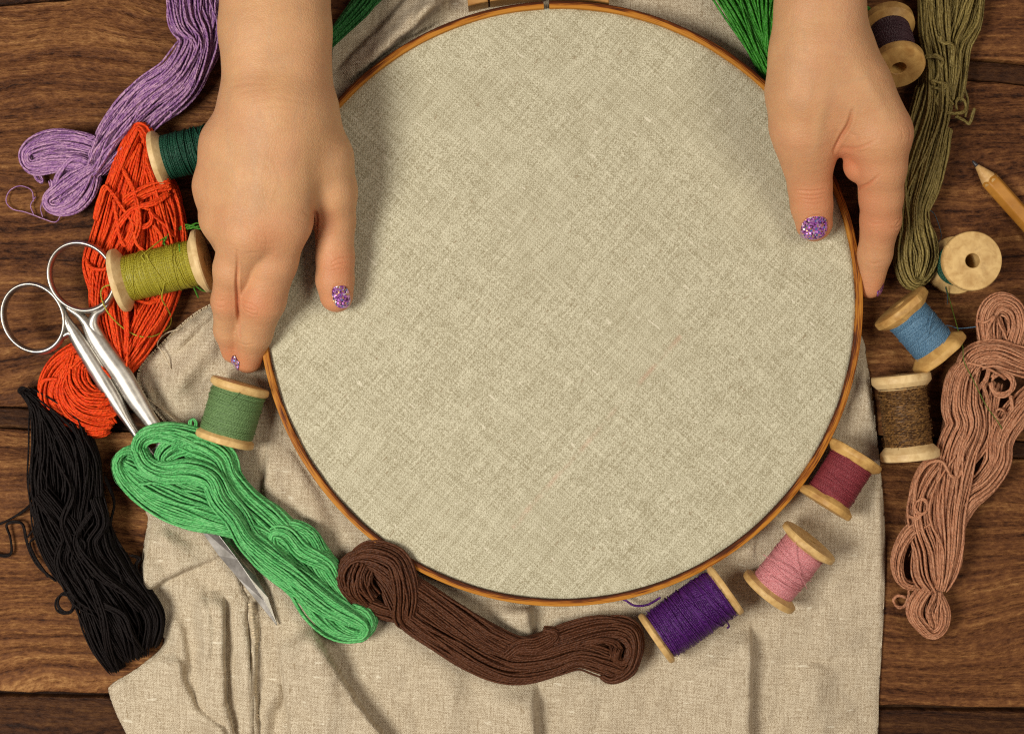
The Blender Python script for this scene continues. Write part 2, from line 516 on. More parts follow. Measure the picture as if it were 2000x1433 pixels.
# right side of travel (heading down the photo) is photo-left
FOLDS = [
    # polyline (heading down the photo), height mm, reach on photo-left px, reach on photo-right px (heading down the photo)
    ([(528, 850), (519, 960), (524, 1080), (545, 1250), (572, 1440), (580, 1500)], 4.2, 5, 105),
    ([(600, 1210), (640, 1290), (690, 1370), (745, 1440), (790, 1500)], 6.6, 95, 12),
    ([(1028, 1170), (1033, 1260), (1036, 1350), (1040, 1440), (1042, 1500)], 6.2, 120, 16),
    ([(1472, 1040), (1466, 1150), (1463, 1300), (1460, 1440), (1460, 1500)], 5.8, 150, 6),
    ([(1696, 700), (1708, 800), (1716, 900), (1720, 1000), (1716, 1150)], 5.0, 55, 14),
    ([(433, 1150), (432, 1210), (434, 1300), (437, 1370), (452, 1440), (460, 1500)], 5.0, 60, 7),
    ([(455, 1110), (476, 1180), (484, 1300), (488, 1400), (492, 1500)], 4.5, 40, 6),
    ([(492, 1180), (496, 1250), (493, 1330), (497, 1400), (500, 1500)], 3.4, 9, 9),
    ([(340, 1270), (352, 1330), (380, 1385), (430, 1425), (450, 1500)], 2.6, 60, 12),
    ([(318, 800), (360, 735), (410, 690), (450, 600)], 4.4, 40, 46),
    ([(275, 735), (300, 790), (350, 835), (392, 880)], 3.2, 22, 10),
    ([(645, 158), (700, 105), (750, 55), (800, 0), (830, -60)], 5.0, 60, 9),
    ([(660, 175), (730, 110), (780, 60), (850, 0), (880, -60)], 4.0, 20, 30),
    ([(770, 75), (812, 50), (838, 8), (850, -60)], 5.5, 40, 9),
    ([(1590, 1220), (1640, 1240), (1690, 1250)], 1.1, 40, 34),
    ([(1540, 1330), (1600, 1350), (1660, 1340)], 1.1, 46, 40),
    ([(1560, 1400), (1600, 1378), (1680, 1380)], 1.0, 40, 36),
    ([(1600, 1150), (1640, 1080), (1680, 1040)], 1.2, 50, 46),
    ([(860, 1270), (880, 1360), (870, 1440), (868, 1500)], 2.2, 70, 60),
    ([(600, 1225), (622, 1300), (640, 1400), (650, 1500)], 2.6, 60, 50),
    ([(378, 1130), (398, 1190), (404, 1260), (396, 1330)], 2.4, 26, 16),
    ([(330, 1200), (352, 1235), (356, 1290), (345, 1340)], 2.0, 24, 18),
    ([(545, 1330), (520, 1380), (512, 1440), (512, 1500)], 2.2, 22, 26),
    ([(300, 1040), (340, 1060), (380, 1075)], 2.0, 26, 20),
    ([(330, 690), (355, 660), (400, 620), (430, 596)], 2.2, 16, 18),
    ([(350, 770), (395, 800), (420, 850)], 2.0, 26, 30),
    ([(590, 900), (600, 980), (640, 1060)], 2.2, 40, 36),
    ([(1600, 1290), (1590, 1360), (1596, 1440), (1600, 1500)], 1.8, 60, 46),
    ([(1640, 760), (1668, 830), (1660, 930)], 2.2, 20, 28),
    ([(700, 150), (752, 92), (798, 50), (870, -10), (890, -60)], 3.0, 12, 22),
    ([(1180, 1185), (1195, 1260), (1190, 1330)], 1.6, 40, 30),
]
PRESS = [([(380, 1010), (540, 1222)], 26, 4.6), ([(471, 748), (437, 864)], 58, 2.2), ([(1277, 1249), (1421, 1148)], 56, 1.8), ([(1584, 1054), (1498, 1160)], 58, 1.8),
         ([(1674, 884), (1608, 988)], 56, 1.8), ([(700, 1110), (800, 1190), (1000, 1300), (1220, 1270)], 34, 2.2), ([(330, 900), (480, 1030), (700, 1215)], 40, 3.0), ([(484, 690), (484, 722)], 22, 2.2), ([(1290, 10), (1400, 70), (1500, 150)], 50, .9)]
CLOTH_EDGE = [(420, 592), (385, 612), (345, 645), (305, 685), (280, 712), (271, 738), (282, 765), (305, 800), (345, 840), (388, 885), (370, 930), (320, 965), (287, 982),
              (286, 1000), (291, 1014), (282, 1070), (275, 1130), (267, 1180), (300, 1215), (322, 1255), (275, 1300), (222, 1334), (214, 1350), (232, 1400), (252, 1440), (275, 1500),
              (1690, 1500), (1712, 1440), (1716, 1350), (1722, 1250), (1727, 1130), (1726, 1040), (1722, 960), (1714, 870), (1704, 780), (1692, 710), (1678, 650), (1600, 560),
              (1590, 300), (1560, 190), (1545, 60), (1500, -90), (850, -90), (765, -12), (705, 28), (658, 70), (640, 110), (620, 200), (590, 330), (540, 460), (480, 560)]

def cloth_h(X, Y):
    h = 1.0 + 1.5 * (fbm(X / 130, Y / 130, 5, 3) + .35) + .8 * fbm(X / 42, Y / 42, 9, 3)
    h += 1.7 * np.abs(fbm(X / 70 + Y / 160, Y / 90 - X / 200, 21, 2))
    # crumpled corner
    h += 2.4 * np.abs(fbm(X / 58 - Y / 190, Y / 95 + X / 210, 63, 3)) * smoothstep(640, 480, X) * smoothstep(1030, 1120, Y)
    for poly, ht, wl, wr in FOLDS:
        d, t = pdist(X, Y, poly)
        wob = 1 + .35 * vnoise(t * 6, np.full(t.shape, ht * 3.1), 4)
        d = d + 5 * vnoise(X / 28, Y / 28, 31)
        left = np.clip(1 - np.abs(d) / (wl * wob), 0, 1); right = np.clip(1 - np.abs(d) / (wr * wob), 0, 1)
        sl = left * left * (3 - 2 * left); sr = right * right * (3 - 2 * right)
        en = smoothstep(0, .3, t) * (1 - smoothstep(.7, 1.0, t)) if poly[-1][1] < 1490 and poly[0][1] > -50 else smoothstep(0, .10, t)
        h = h + 1.5 * ht * np.where(d > 0, sl, sr) * en
    # turned-over flap at the photo's lower left: upper side is a second layer
    d, t = pdist(X, Y, [(255, 1185), (285, 1160), (322, 1130), (372, 1108), (428, 1082), (470, 1062)])
    reg = smoothstep(0, .02, t) * (1 - smoothstep(.9, 1.0, t))
    h = h + 6.0 * smoothstep(-4, 5, -d + 2 * vnoise(X / 20, Y / 20, 3)) * smoothstep(150, 60, np.abs(d)) * reg
    # hollow just below the flap
    h = h - 1.6 * np.exp(-(((X - 315) / 22) ** 2 + ((Y - 1165) / 22) ** 2))
    # things lying on the cloth press it down
    for poly, w, mx in PRESS:
        d, t = pdist(X, Y, poly)
        k = smoothstep(w + 60, w - 8, np.abs(d))
        h = h + (np.minimum(h, mx) - h) * k
    # flat where the hoop presses
    rr = np.hypot(X - 1095, Y - 593)
    return np.where(rr < 600, h + (np.minimum(h, 3.0) - h) * smoothstep(612, 590, rr), h)

def build_linen():
    root = thing("linen_cloth", "beige linen cloth stretched in the round hoop and draped in folds below it", "cloth", P(1095, 593, 0))
    step = 3.5
    poly = np.asarray(CLOTH_EDGE, float)
    pp = spline(np.c_[np.vstack([poly, poly[:1]]), np.zeros(len(poly) + 1)], 900)[:-1, :2]
    xs = np.arange(195, 1745, step); ys = np.arange(-95, 1505, step)
    X, Y = np.meshgrid(xs, ys, indexing='ij')
    ins = inside(X, Y, pp)
    # distance to the edge
    D = np.full(X.shape, 1e9); NXp = np.zeros(X.shape); NYp = np.zeros(X.shape)
    for i in range(len(pp)):
        ax, ay = pp[i]; bx, by = pp[(i + 1) % len(pp)]
        x0, x1 = min(ax, bx) - 40, max(ax, bx) + 40; y0, y1 = min(ay, by) - 40, max(ay, by) + 40
        i0, i1 = np.searchsorted(xs, [x0, x1]); j0, j1 = np.searchsorted(ys, [y0, y1])
        sx = X[i0:i1, j0:j1]; sy = Y[i0:i1, j0:j1]
        L2 = (bx - ax) ** 2 + (by - ay) ** 2 + 1e-9
        t = np.clip(((sx - ax) * (bx - ax) + (sy - ay) * (by - ay)) / L2, 0, 1)
        qx = ax + t * (bx - ax); qy = ay + t * (by - ay)
        d = np.hypot(sx - qx, sy - qy)
        m = d < D[i0:i1, j0:j1]
        D[i0:i1, j0:j1][m] = d[m]; NXp[i0:i1, j0:j1][m] = qx[m]; NYp[i0:i1, j0:j1][m] = qy[m]
    near = (~ins) & (D < step * 1.45)
    X = np.where(near, NXp, X); Y = np.where(near, NYp, Y)
    D = np.where(near, 0, D)
    c = ins
    keep = (ins | near)
    anyin = c[:-1, :-1] | c[1:, :-1] | c[1:, 1:] | c[:-1, 1:]
    allk = keep[:-1, :-1] & keep[1:, :-1] & keep[1:, 1:] & keep[:-1, 1:]
    cell = anyin & allk
    hz = cloth_h(X, Y)
    e = smoothstep(0, 9, np.where(D > 1e8, 99, D))
    hz = .75 + np.maximum(hz - .75, 0) * (.25 + .75 * e) - .15 * (1 - e)
    ids = -np.ones(X.shape, int)
    used = np.zeros(X.shape, bool)
    ii, jj = np.nonzero(cell)
    for a, b in ((0, 0), (1, 0), (1, 1), (0, 1)): used[ii + a, jj + b] = True
    ids[used] = np.arange(used.sum())
    V = np.stack([(X[used] - CX) * S * (H - hz[used]) / H, (CY - Y[used]) * S * (H - hz[used]) / H, hz[used]], 1)
    F = np.stack([ids[ii, jj], ids[ii, jj + 1], ids[ii + 1, jj + 1], ids[ii + 1, jj]], 1)
    t, co, col, hgt = linen("draped_linen", .04, base=(.480, .400, .280), light=(.65, .565, .42), dark=(.30, .228, .145))
    crease = t.noise(co, 95, 4, .6)
    m = t.set(Base_Color=col, Roughness=.92, Specular_IOR_Level=.12, Normal=t.bump(crease, .30, .0030, t.bump(hgt, .55, .0006)))
    o = mesh_np("draped_cloth", V, F[:, ::-1], m, root)
    so = o.modifiers.new("thickness", 'SOLIDIFY'); so.thickness = .0006; so.offset = -1
    # stretched panel
    N, M = 70, 240
    t, co, col, hgt = linen("stretched_linen", .72, base=(.470, .433, .300), light=(.66, .62, .455), dark=(.29, .25, .152))
    # faint rubbed pink chalk line
    a0 = P(1000, 1030, 14) - ORG[root.name]; a1 = P(1330, 655, 14) - ORG[root.name]
    ang = math.atan2(a1[1] - a0[1], a1[0] - a0[0])
    lv = t.mapping(co, (1, 1, 1), (0, 0, 0), tuple(-a0 * .001))
    rv = t.n("ShaderNodeVectorRotate", rotation_type='Z_AXIS'); rv.inputs["Angle"].default_value = -ang
    t.l(lv, rv.inputs["Vector"])
    sx = t.n("ShaderNodeSeparateXYZ"); t.l(rv.outputs[0], sx.inputs[0])
    ln = np.linalg.norm(a1 - a0) * .001
    wob = t.noise(co, 60, 2, .5)
    yy = t.math('ABSOLUTE', t.math('ADD', sx.outputs[1], t.math('MULTIPLY', t.math('SUBTRACT', wob, .5), .002)))
    band = t.ramp(t.math('MULTIPLY', yy, 500), [(.1, (1, 1, 1)), (.75, (0, 0, 0))])
    on = t.math('MULTIPLY', band, t.math('MULTIPLY', t.math('GREATER_THAN', sx.outputs[0], 0), t.math('LESS_THAN', sx.outputs[0], ln)))
    rub = t.ramp(t.noise(co, 130, 3, .6), [(.40, (0, 0, 0)), (.62, (1, 1, 1))])
    col = t.mix(t.math('MULTIPLY', on, t.math('MULTIPLY', rub, .25)), col, (.66, .33, .24))
    m2 = t.set(Base_Color=col, Roughness=.92, Specular_IOR_Level=.12, Normal=t.bump(hgt, .5, .0006))
    r = np.linspace(0, 1, N) ** .8 * 577
    th = np.arange(M) / M * 2 * math.pi
    Rg, Tg = np.meshgrid(r, th, indexing='ij')
    x = 1095 + Rg * np.cos(Tg); y = 593 + Rg * np.sin(Tg)
    z = 13.6 + .40 * fbm(x / 210, y / 210, 41, 2) + .25 * np.cos(Tg * 31 + 2 * np.sin(Tg * 5)) * smoothstep(480, 577, Rg) * 1.1
    z = z - 1.2 * smoothstep(572, 577, Rg)
    V = PA(np.stack([x.ravel(), y.ravel(), z.ravel()], 1))
    ids = np.arange(N * M).reshape(N, M); nx = np.roll(ids, -1, 1)
    F = np.stack([ids[:-1], nx[:-1], nx[1:], ids[1:]], -1).reshape(-1, 4)
    mesh_np("stretched_panel", V, F, m2, root)
    # loose pale thread and frayed hem on the free corner
    lt = thread_mat("pale_linen_thread", (.68, .56, .38), .2)
    z = 5.5
    mesh = tubes("loose_thread", [PA(spline([(352, 642, z), (322, 652, z), (307, 672, z), (318, 688, z), (328, 708, z), (336, 725, 6)], 40)),
                                  PA(spline([(288, 778, 5.5), (310, 795, 6), (335, 815, 6), (362, 842, 6.5), (372, 862, 5)], 40))], .28, lt, root)
    hem = []
    for i in range(150):
        u = i / 149
        e = spline([(425, 590, 0), (385, 612, 0), (345, 645, 0), (305, 685, 0), (280, 712, 0), (271, 738, 0), (284, 768, 0), (305, 800, 0), (340, 838, 0)], 200)
        k = int(u * 198)
        p = e[k]; d = e[k + 1] - e[k]; d /= np.linalg.norm(d[:2]) + 1e-9
        nrm = np.array([d[1], -d[0]])
        ln_ = random.Random(i).uniform(3, 6.5); js = random.Random(i + 900).uniform(-2.5, 2.5)
        a = p[:2] - nrm * 4; b = p[:2] + nrm * (ln_ - 3.0) + d[:2] * js
        q = spline([(a[0], a[1], 2.6), ((a[0] + b[0]) / 2, (a[1] + b[1]) / 2, 2.3), (b[0], b[1], 1.0)], 8)
        hem.append(PA(q))
    tubes("frayed_hem", hem, .27, lt, root, sides=5)
    hem2 = []
    for i in range(110):
        u = i / 109
        e = spline([(490, 1178, 0), (497, 1250, 0), (494, 1330, 0), (498, 1400, 0), (501, 1470, 0)], 200)
        p = e[int(u * 198)]; r2 = random.Random(i + 77)
        a = p[:2] + np.array([-6, r2.uniform(-2, 2)]); b = p[:2] + np.array([r2.uniform(6, 9), r2.uniform(-3, 3)])
        hem2.append(PA(spline([(a[0], a[1], 5.6), (p[0], p[1], 6.4), (b[0], b[1], 4.4)], 8)))
    tubes("hem_stitching", hem2, .33, lt, root, sides=5)
build_linen()

# ------------------------------------------------------------------ embroidery hoop
HW = hoop_wood()
def ring_sweep(name, r0, r1, z0, z1, a0, a1, mat, parent, n=360, bev=.28, closed=False):
    """rounded-rectangle section swept along an arc; radii px at the section's own height"""
    cs = []
    zt = z1
    for (r, z) in ((r0, z0), (r0, z1 - bev), (r0 + bev / S * .35, z1 - bev * .3), (r0 + bev / S, z1), (r1 - bev / S, z1), (r1 - bev / S * .35, z1 - bev * .3), (r1, z1 - bev), (r1, z0)):
        cs.append((r, z))
    k = len(cs)
    th = np.linspace(a0, a1, n)
    V = []
    for t in th:
        for r, z in cs:
            V.append(P(1095 + r * math.cos(t), 593 + r * math.sin(t), zt)[:2].tolist() + [z])
    V = np.array(V)
    F = []; UV = []
    for i in range(n - 1):
        u0 = (th[i] - a0) / (2 * math.pi); u1 = (th[i + 1] - a0) / (2 * math.pi)
        for c in range(k):
            d = (c + 1) % k
            F.append((i * k + c, i * k + d, (i + 1) * k + d, (i + 1) * k + c))
            v0 = min(1, max(0, (cs[c][0] - r0) / (r1 - r0))); v1 = min(1, max(0, (cs[d][0] - r0) / (r1 - r0)))
            UV += [(u0, v0), (u0, v1), (u1, v1), (u1, v0)]
    F = np.array(F)
    o = mesh_np(name, V, F, mat, parent, uv=UV, smooth=False)
    # end caps
    return o

def box(name, pts_px, z0, z1, mat, parent, bev=.5):
    """prism over a photo-pixel polygon with a small bevel"""
    pts = np.array([P(x, y, z1)[:2] for x, y in pts_px])
    c = pts.mean(0)
    n = len(pts)
    V = []
    for inset, z in ((0, z0), (0, z1 - bev), (bev, z1)):
        for p in pts:
            d = c - p; d = d / np.linalg.norm(d)
            V.append((p + d * inset).tolist() + [z])
    F = []
    for lv in range(2):
        for i in range(n):
            j = (i + 1) % n
            F.append([lv * n + i, lv * n + j, (lv + 1) * n + j, (lv + 1) * n + i])
    F.append([2 * n + i for i in range(n)])
    F.append([i for i in range(n)][::-1])
    return mesh_np(name, V, F, mat, parent, smooth=False, uv=None)

def build_hoop():
    root = thing("embroidery_hoop", "large round wooden embroidery hoop with brown stained rim, held in both hands", "embroidery hoop", P(1095, 593, 3))
    top = -math.pi / 2
    gap0, gap1 = top - 33.5 / 590, top - 22.5 / 590
    ring_sweep("outer_ring", 577.5, 591, 3.2, 15.2, gap1, gap0 + 2 * math.pi, HW, root)
    ring_sweep("inner_ring", 560, 574, 3.0, 12.0, top, top + 2 * math.pi, HW, root)
    bw = birch("clasp_wood", (.30, .13, .03), (.47, .25, .075), (60, 300, 60), .3)
    box("clasp_block", [(914, 12), (912, -14), (953, -24), (953, 3)], 4, 14.6, bw, root)
    box("clasp_block", [(957, 3), (957, -26), (1060, -34), (1060, -9), (1020, -6)], 4, 14.6, bw, root)
    box("clasp_block", [(1073, -9), (1073, -34), (1190, -24), (1190, 6), (1130, -5)], 4, 14.6, bw, root)
    tubes("clasp_screw", [PA(spline([(1000, -48, 9), (1070, -48, 9), (1150, -48, 9)], 20))], 1.6, STEEL, root, sides=12)
STEEL = steel_mat(r0=.30, g=.9)
BLADE_STEEL = steel_mat('brushed_steel', .30, .8)
build_hoop()

# ------------------------------------------------------------------ implicit surfaces (hands, scissors)
def surfnets(Fd, org, h):
    Sg = Fd < 0
    nx, ny, nz = Fd.shape
    cnt = np.zeros((nx - 1, ny - 1, nz - 1), np.int8)
    for a in (0, 1):
        for b in (0, 1):
            for c in (0, 1):
                cnt += Sg[a:nx - 1 + a, b:ny - 1 + b, c:nz - 1 + c]
    mix = (cnt > 0) & (cnt < 8)
    ids = -np.ones(mix.shape, np.int64)
    ii, jj, kk = np.nonzero(mix)
    ids[mix] = np.arange(len(ii))
    acc = np.zeros((len(ii), 3)); num = np.zeros(len(ii))
    cor = [(a, b, c) for a in (0, 1) for b in (0, 1) for c in (0, 1)]
    for p in cor:
        for ax in range(3):
            if p[ax] == 1: continue
            q = list(p); q[ax] = 1
            fa = Fd[ii + p[0], jj + p[1], kk + p[2]]; fb = Fd[ii + q[0], jj + q[1], kk + q[2]]
            cr = (fa < 0) != (fb < 0)
            t = np.where(cr, fa / np.where(cr, fa - fb, 1), 0)
            pos = np.tile(np.array(p, float), (len(ii), 1)); pos[:, ax] = t
            acc += pos * cr[:, None]; num += cr
    V = np.asarray(org) + h * (np.stack([ii, jj, kk], 1) + acc / num[:, None])
    out = []
    for ax in range(3):
        o1, o2 = (ax + 1) % 3, (ax + 2) % 3
        sl0 = [slice(None)] * 3; sl1 = [slice(None)] * 3
        sl0[ax] = slice(0, -1); sl1[ax] = slice(1, None)
        ch = Sg[tuple(sl0)] != Sg[tuple(sl1)]
        pt = np.stack(np.nonzero(ch), 1)
        ok = (pt[:, o1] > 0) & (pt[:, o2] > 0) & (pt[:, o1] < Fd.shape[o1] - 1) & (pt[:, o2] < Fd.shape[o2] - 1)
        pt = pt[ok]
        neg = Sg[pt[:, 0], pt[:, 1], pt[:, 2]]
        def cid(d1, d2):
            q = pt.copy(); q[:, o1] += d1; q[:, o2] += d2
            return ids[q[:, 0], q[:, 1], q[:, 2]]
        qd = np.stack([cid(-1, -1), cid(0, -1), cid(0, 0), cid(-1, 0)], 1)
        qd[~neg] = qd[~neg][:, ::-1]
        out.append(qd)
    return V, np.vstack(out)

class Field:
    def __init__(self, lo, hi, h):
        self.h = h; self.lo = np.asarray(lo, float)
        n = np.ceil((np.asarray(hi) - self.lo) / h).astype(int) + 1
        ax = [(self.lo[i] + h * np.arange(n[i])).astype(np.float32) for i in range(3)]
        self.X = ax[0][:, None, None]; self.Y = ax[1][None, :, None]; self.Z = ax[2][None, None, :]
        self.shape = tuple(n)
    def cone(self, a, b, ra, rb):
        a = np.asarray(a, np.float32); b = np.asarray(b, np.float32)
        d = b - a; L2 = float((d * d).sum()) + 1e-9
        t = ((self.X - a[0]) * d[0] + (self.Y - a[1]) * d[1] + (self.Z - a[2]) * d[2]) / L2
        t = np.clip(t, 0, 1)
        q = (self.X - a[0] - t * d[0]) ** 2 + (self.Y - a[1] - t * d[1]) ** 2 + (self.Z - a[2] - t * d[2]) ** 2
        return np.sqrt(q) - (ra + t * (rb - ra))
    def chain(self, pts, k=1.5):
        """pts: (px,py,z,r_px)"""
        D = None
        for p, q in zip(pts[:-1], pts[1:]):
            c = self.cone(P(*p[:3]), P(*q[:3]), p[3] * kz(p[2]), q[3] * kz(q[2]))
            D = c if D is None else smin(D, c, k)
        return D
    def ellipsoid(self, c, r):
        q = np.sqrt(((self.X - c[0]) / r[0]) ** 2 + ((self.Y - c[1]) / r[1]) ** 2 + ((self.Z - c[2]) / r[2]) ** 2)
        return (q - 1) * min(r)

def smin(a, b, k):
    h = np.clip(k - np.abs(a - b), 0, None) / k
    return np.minimum(a, b) - h * h * k * .25

def hand(name, parent, lo_px, hi_px, zr, palm, kpalm, fingers, creases, bumps, reds, nails, label, skin, glit, kf=5.0, h=.62):
    a = P(lo_px[0], lo_px[1], 30); b = P(hi_px[0], hi_px[1], 30)
    lo = (min(a[0], b[0]), min(a[1], b[1]), zr[0]); hi = (max(a[0], b[0]), max(a[1], b[1]), zr[1])
    f = Field(lo, hi, h)
    D = None
    for ch in palm:
        c = f.chain(ch, 3)
        D = c if D is None else smin(D, c, kpalm)
    tot = D
    for ch, kk in fingers:
        tot = smin(tot, smin(D, f.chain(ch, 2.5), kk), .9)
    # bumps: (px,py,z,r,amount)
    for (x, y, z, r, am) in bumps:
        c = P(x, y, z)
        q = ((f.X - c[0]) ** 2 + (f.Y - c[1]) ** 2 + (f.Z - c[2]) ** 2) / (r * r)
        tot = tot - am * np.exp(-q)
    V, Q = surfnets(tot, f.lo, h)
    def relax(V, E, it, k=.5):
        n = len(V); deg = np.bincount(E.ravel(), minlength=n)[:, None]
        for _ in range(it):
            acc = np.stack([np.bincount(E[:, 0], V[E[:, 1], j], n) + np.bincount(E[:, 1], V[E[:, 0], j], n) for j in range(3)], 1)
            V = V + k * (acc / np.maximum(deg, 1) - V)
        return V
    def edges(Q):
        e = np.vstack([Q[:, [0, 1]], Q[:, [1, 2]], Q[:, [2, 3]], Q[:, [3, 0]]])
        return np.unique(np.sort(e, 1), axis=0, return_inverse=True)
    E, inv = edges(Q)
    V = relax(V, E, 3)
    m = len(Q); inv = inv.reshape(4, m).T + len(V)
    fc = np.arange(m) + len(V) + len(E)
    V = np.vstack([V, V[E].mean(1), V[Q].mean(1)])
    Q = np.vstack([np.stack([Q[:, i], inv[:, i], fc, inv[:, i - 1]], 1) for i in range(4)])
    E, _ = edges(Q)
    V = relax(V, E, 3)
    # creases: polyline px, depth mm, width mm, height at which they were seen
    nrm = np.cross(V[Q[:, 2]] - V[Q[:, 0]], V[Q[:, 3]] - V[Q[:, 1]])
    N = np.stack([np.bincount(Q.ravel(), np.repeat(nrm[:, j], 4), len(V)) for j in range(3)], 1)
    N /= np.maximum(np.linalg.norm(N, axis=1, keepdims=True), 1e-9)
    dsp = np.zeros(len(V)); line = np.zeros(len(V))
    rim = []
    for (cx, cy, cz, hx, hy, rot, zmin, pw) in nails:
        if hx < 14: continue
        ring = []
        for a_ in np.linspace(math.radians(150), math.radians(390), 17):
            lx, ly = 1.10 * hx * math.cos(a_), 1.12 * hy * math.sin(a_)
            ring.append((cx + lx * math.cos(rot) - ly * math.sin(rot), cy + lx * math.sin(rot) + ly * math.cos(rot)))
        rim.append((ring, .22, .35, cz))
    creases = creases + rim
    for pts, dep, w, zc in creases:
        sp = spline([(x, y, 0) for x, y in pts], 16)
        pq = np.array([P(x, y, zc)[:2] for x, y, _ in sp])
        lo2 = pq.min(0) - 3; hi2 = pq.max(0) + 3
        sel = np.nonzero((V[:, 0] > lo2[0]) & (V[:, 0] < hi2[0]) & (V[:, 1] > lo2[1]) & (V[:, 1] < hi2[1]) & (N[:, 2] > -.2) & (V[:, 2] > zc - 9))[0]
        X2, Y2 = V[sel, 0], V[sel, 1]
        best = np.full(len(sel), 1e9); along = np.zeros(len(sel))
        for i, (p, q) in enumerate(zip(pq[:-1], pq[1:])):
            d = q - p; L2 = (d * d).sum() + 1e-9
            t = np.clip(((X2 - p[0]) * d[0] + (Y2 - p[1]) * d[1]) / L2, 0, 1)
            dd = np.hypot(X2 - p[0] - t * d[0], Y2 - p[1] - t * d[1])
            mm = dd < best
            best = np.where(mm, dd, best); along = np.where(mm, (i + t) / (len(pq) - 1), along)
        fade = np.sin(np.clip(along, .03, .97) * math.pi) ** .5
        g = fade * np.exp(-(best / w) ** 2)
        dsp[sel] += dep * g - .14 * dep * fade * np.exp(-((best - 2.0 * w) / w) ** 2)
        line[sel] += np.minimum(1, dep * 1.6) * g
    V = V - N * dsp[:, None]
    red = np.zeros(len(V))
    for (x, y, z, r, am) in reds:
        c = P(x, y, z)
        red += am * np.exp(-((V - c) ** 2).sum(1) / (r * r))
    o = mesh_np(name, V, Q, skin, parent, attrs={"red": np.clip(red + line * .35, 0, .85)})
    o["label"] = label
    # nails: surface shell cut by an outline
    for (cx, cy, cz, hx, hy, rot, zmin, pw) in nails:
        c = P(cx, cy, cz)
        R = max(hx, hy) * kz(cz) + 2
        # trilinear refine of the hand field inside the nail's box
        i0 = np.maximum(((c - R - f.lo) / h).astype(int), 0); i1 = np.minimum(((c + R - f.lo) / h).astype(int) + 2, np.array(f.shape))
        sub = tot[i0[0]:i1[0], i0[1]:i1[1], i0[2]:i1[2]]
        fine = sub
        for ax in range(3):
            n = fine.shape[ax]
            u = np.linspace(0, n - 1, (n - 1) * 3 + 1)
            l = np.minimum(u.astype(int), n - 2); w = u - l
            shp = [1, 1, 1]; shp[ax] = -1
            fine = np.take(fine, l, ax) * (1 - w).reshape(shp) + np.take(fine, l + 1, ax) * w.reshape(shp)
        hh = h / 3
        og = f.lo + i0 * h
        gx = og[0] + hh * np.arange(fine.shape[0]); gy = og[1] + hh * np.arange(fine.shape[1]); gz = og[2] + hh * np.arange(fine.shape[2])
        dx = (gx - c[0])[:, None]; dy = -(gy - c[1])[None, :]
        ca, sa = math.cos(rot), math.sin(rot)
        u = (dx * ca + dy * sa) / (hx * kz(cz)); v = (-dx * sa + dy * ca) / (hy * kz(cz))
        # v>0 is the free edge: round; the cuticle side is squarer
        pwv = np.where(v < 0, pw, 2.2)
        out2 = ((np.abs(u) ** pwv + np.abs(v) ** pwv) ** (1 / pwv) - 1) * min(hx, hy) * kz(cz)
        nd = np.maximum(fine - .42, out2[:, :, None])
        nd = np.maximum(nd, -(fine + .5))
        nd = np.maximum(nd, (zmin - gz)[None, None, :])
        nv, nq = surfnets(nd, og, hh)
        if len(nv):
            no = mesh_np("fingernail", nv, nq, glit, o)
            s2 = no.modifiers.new("soften", 'SMOOTH'); s2.factor = .5; s2.iterations = 3
    return o

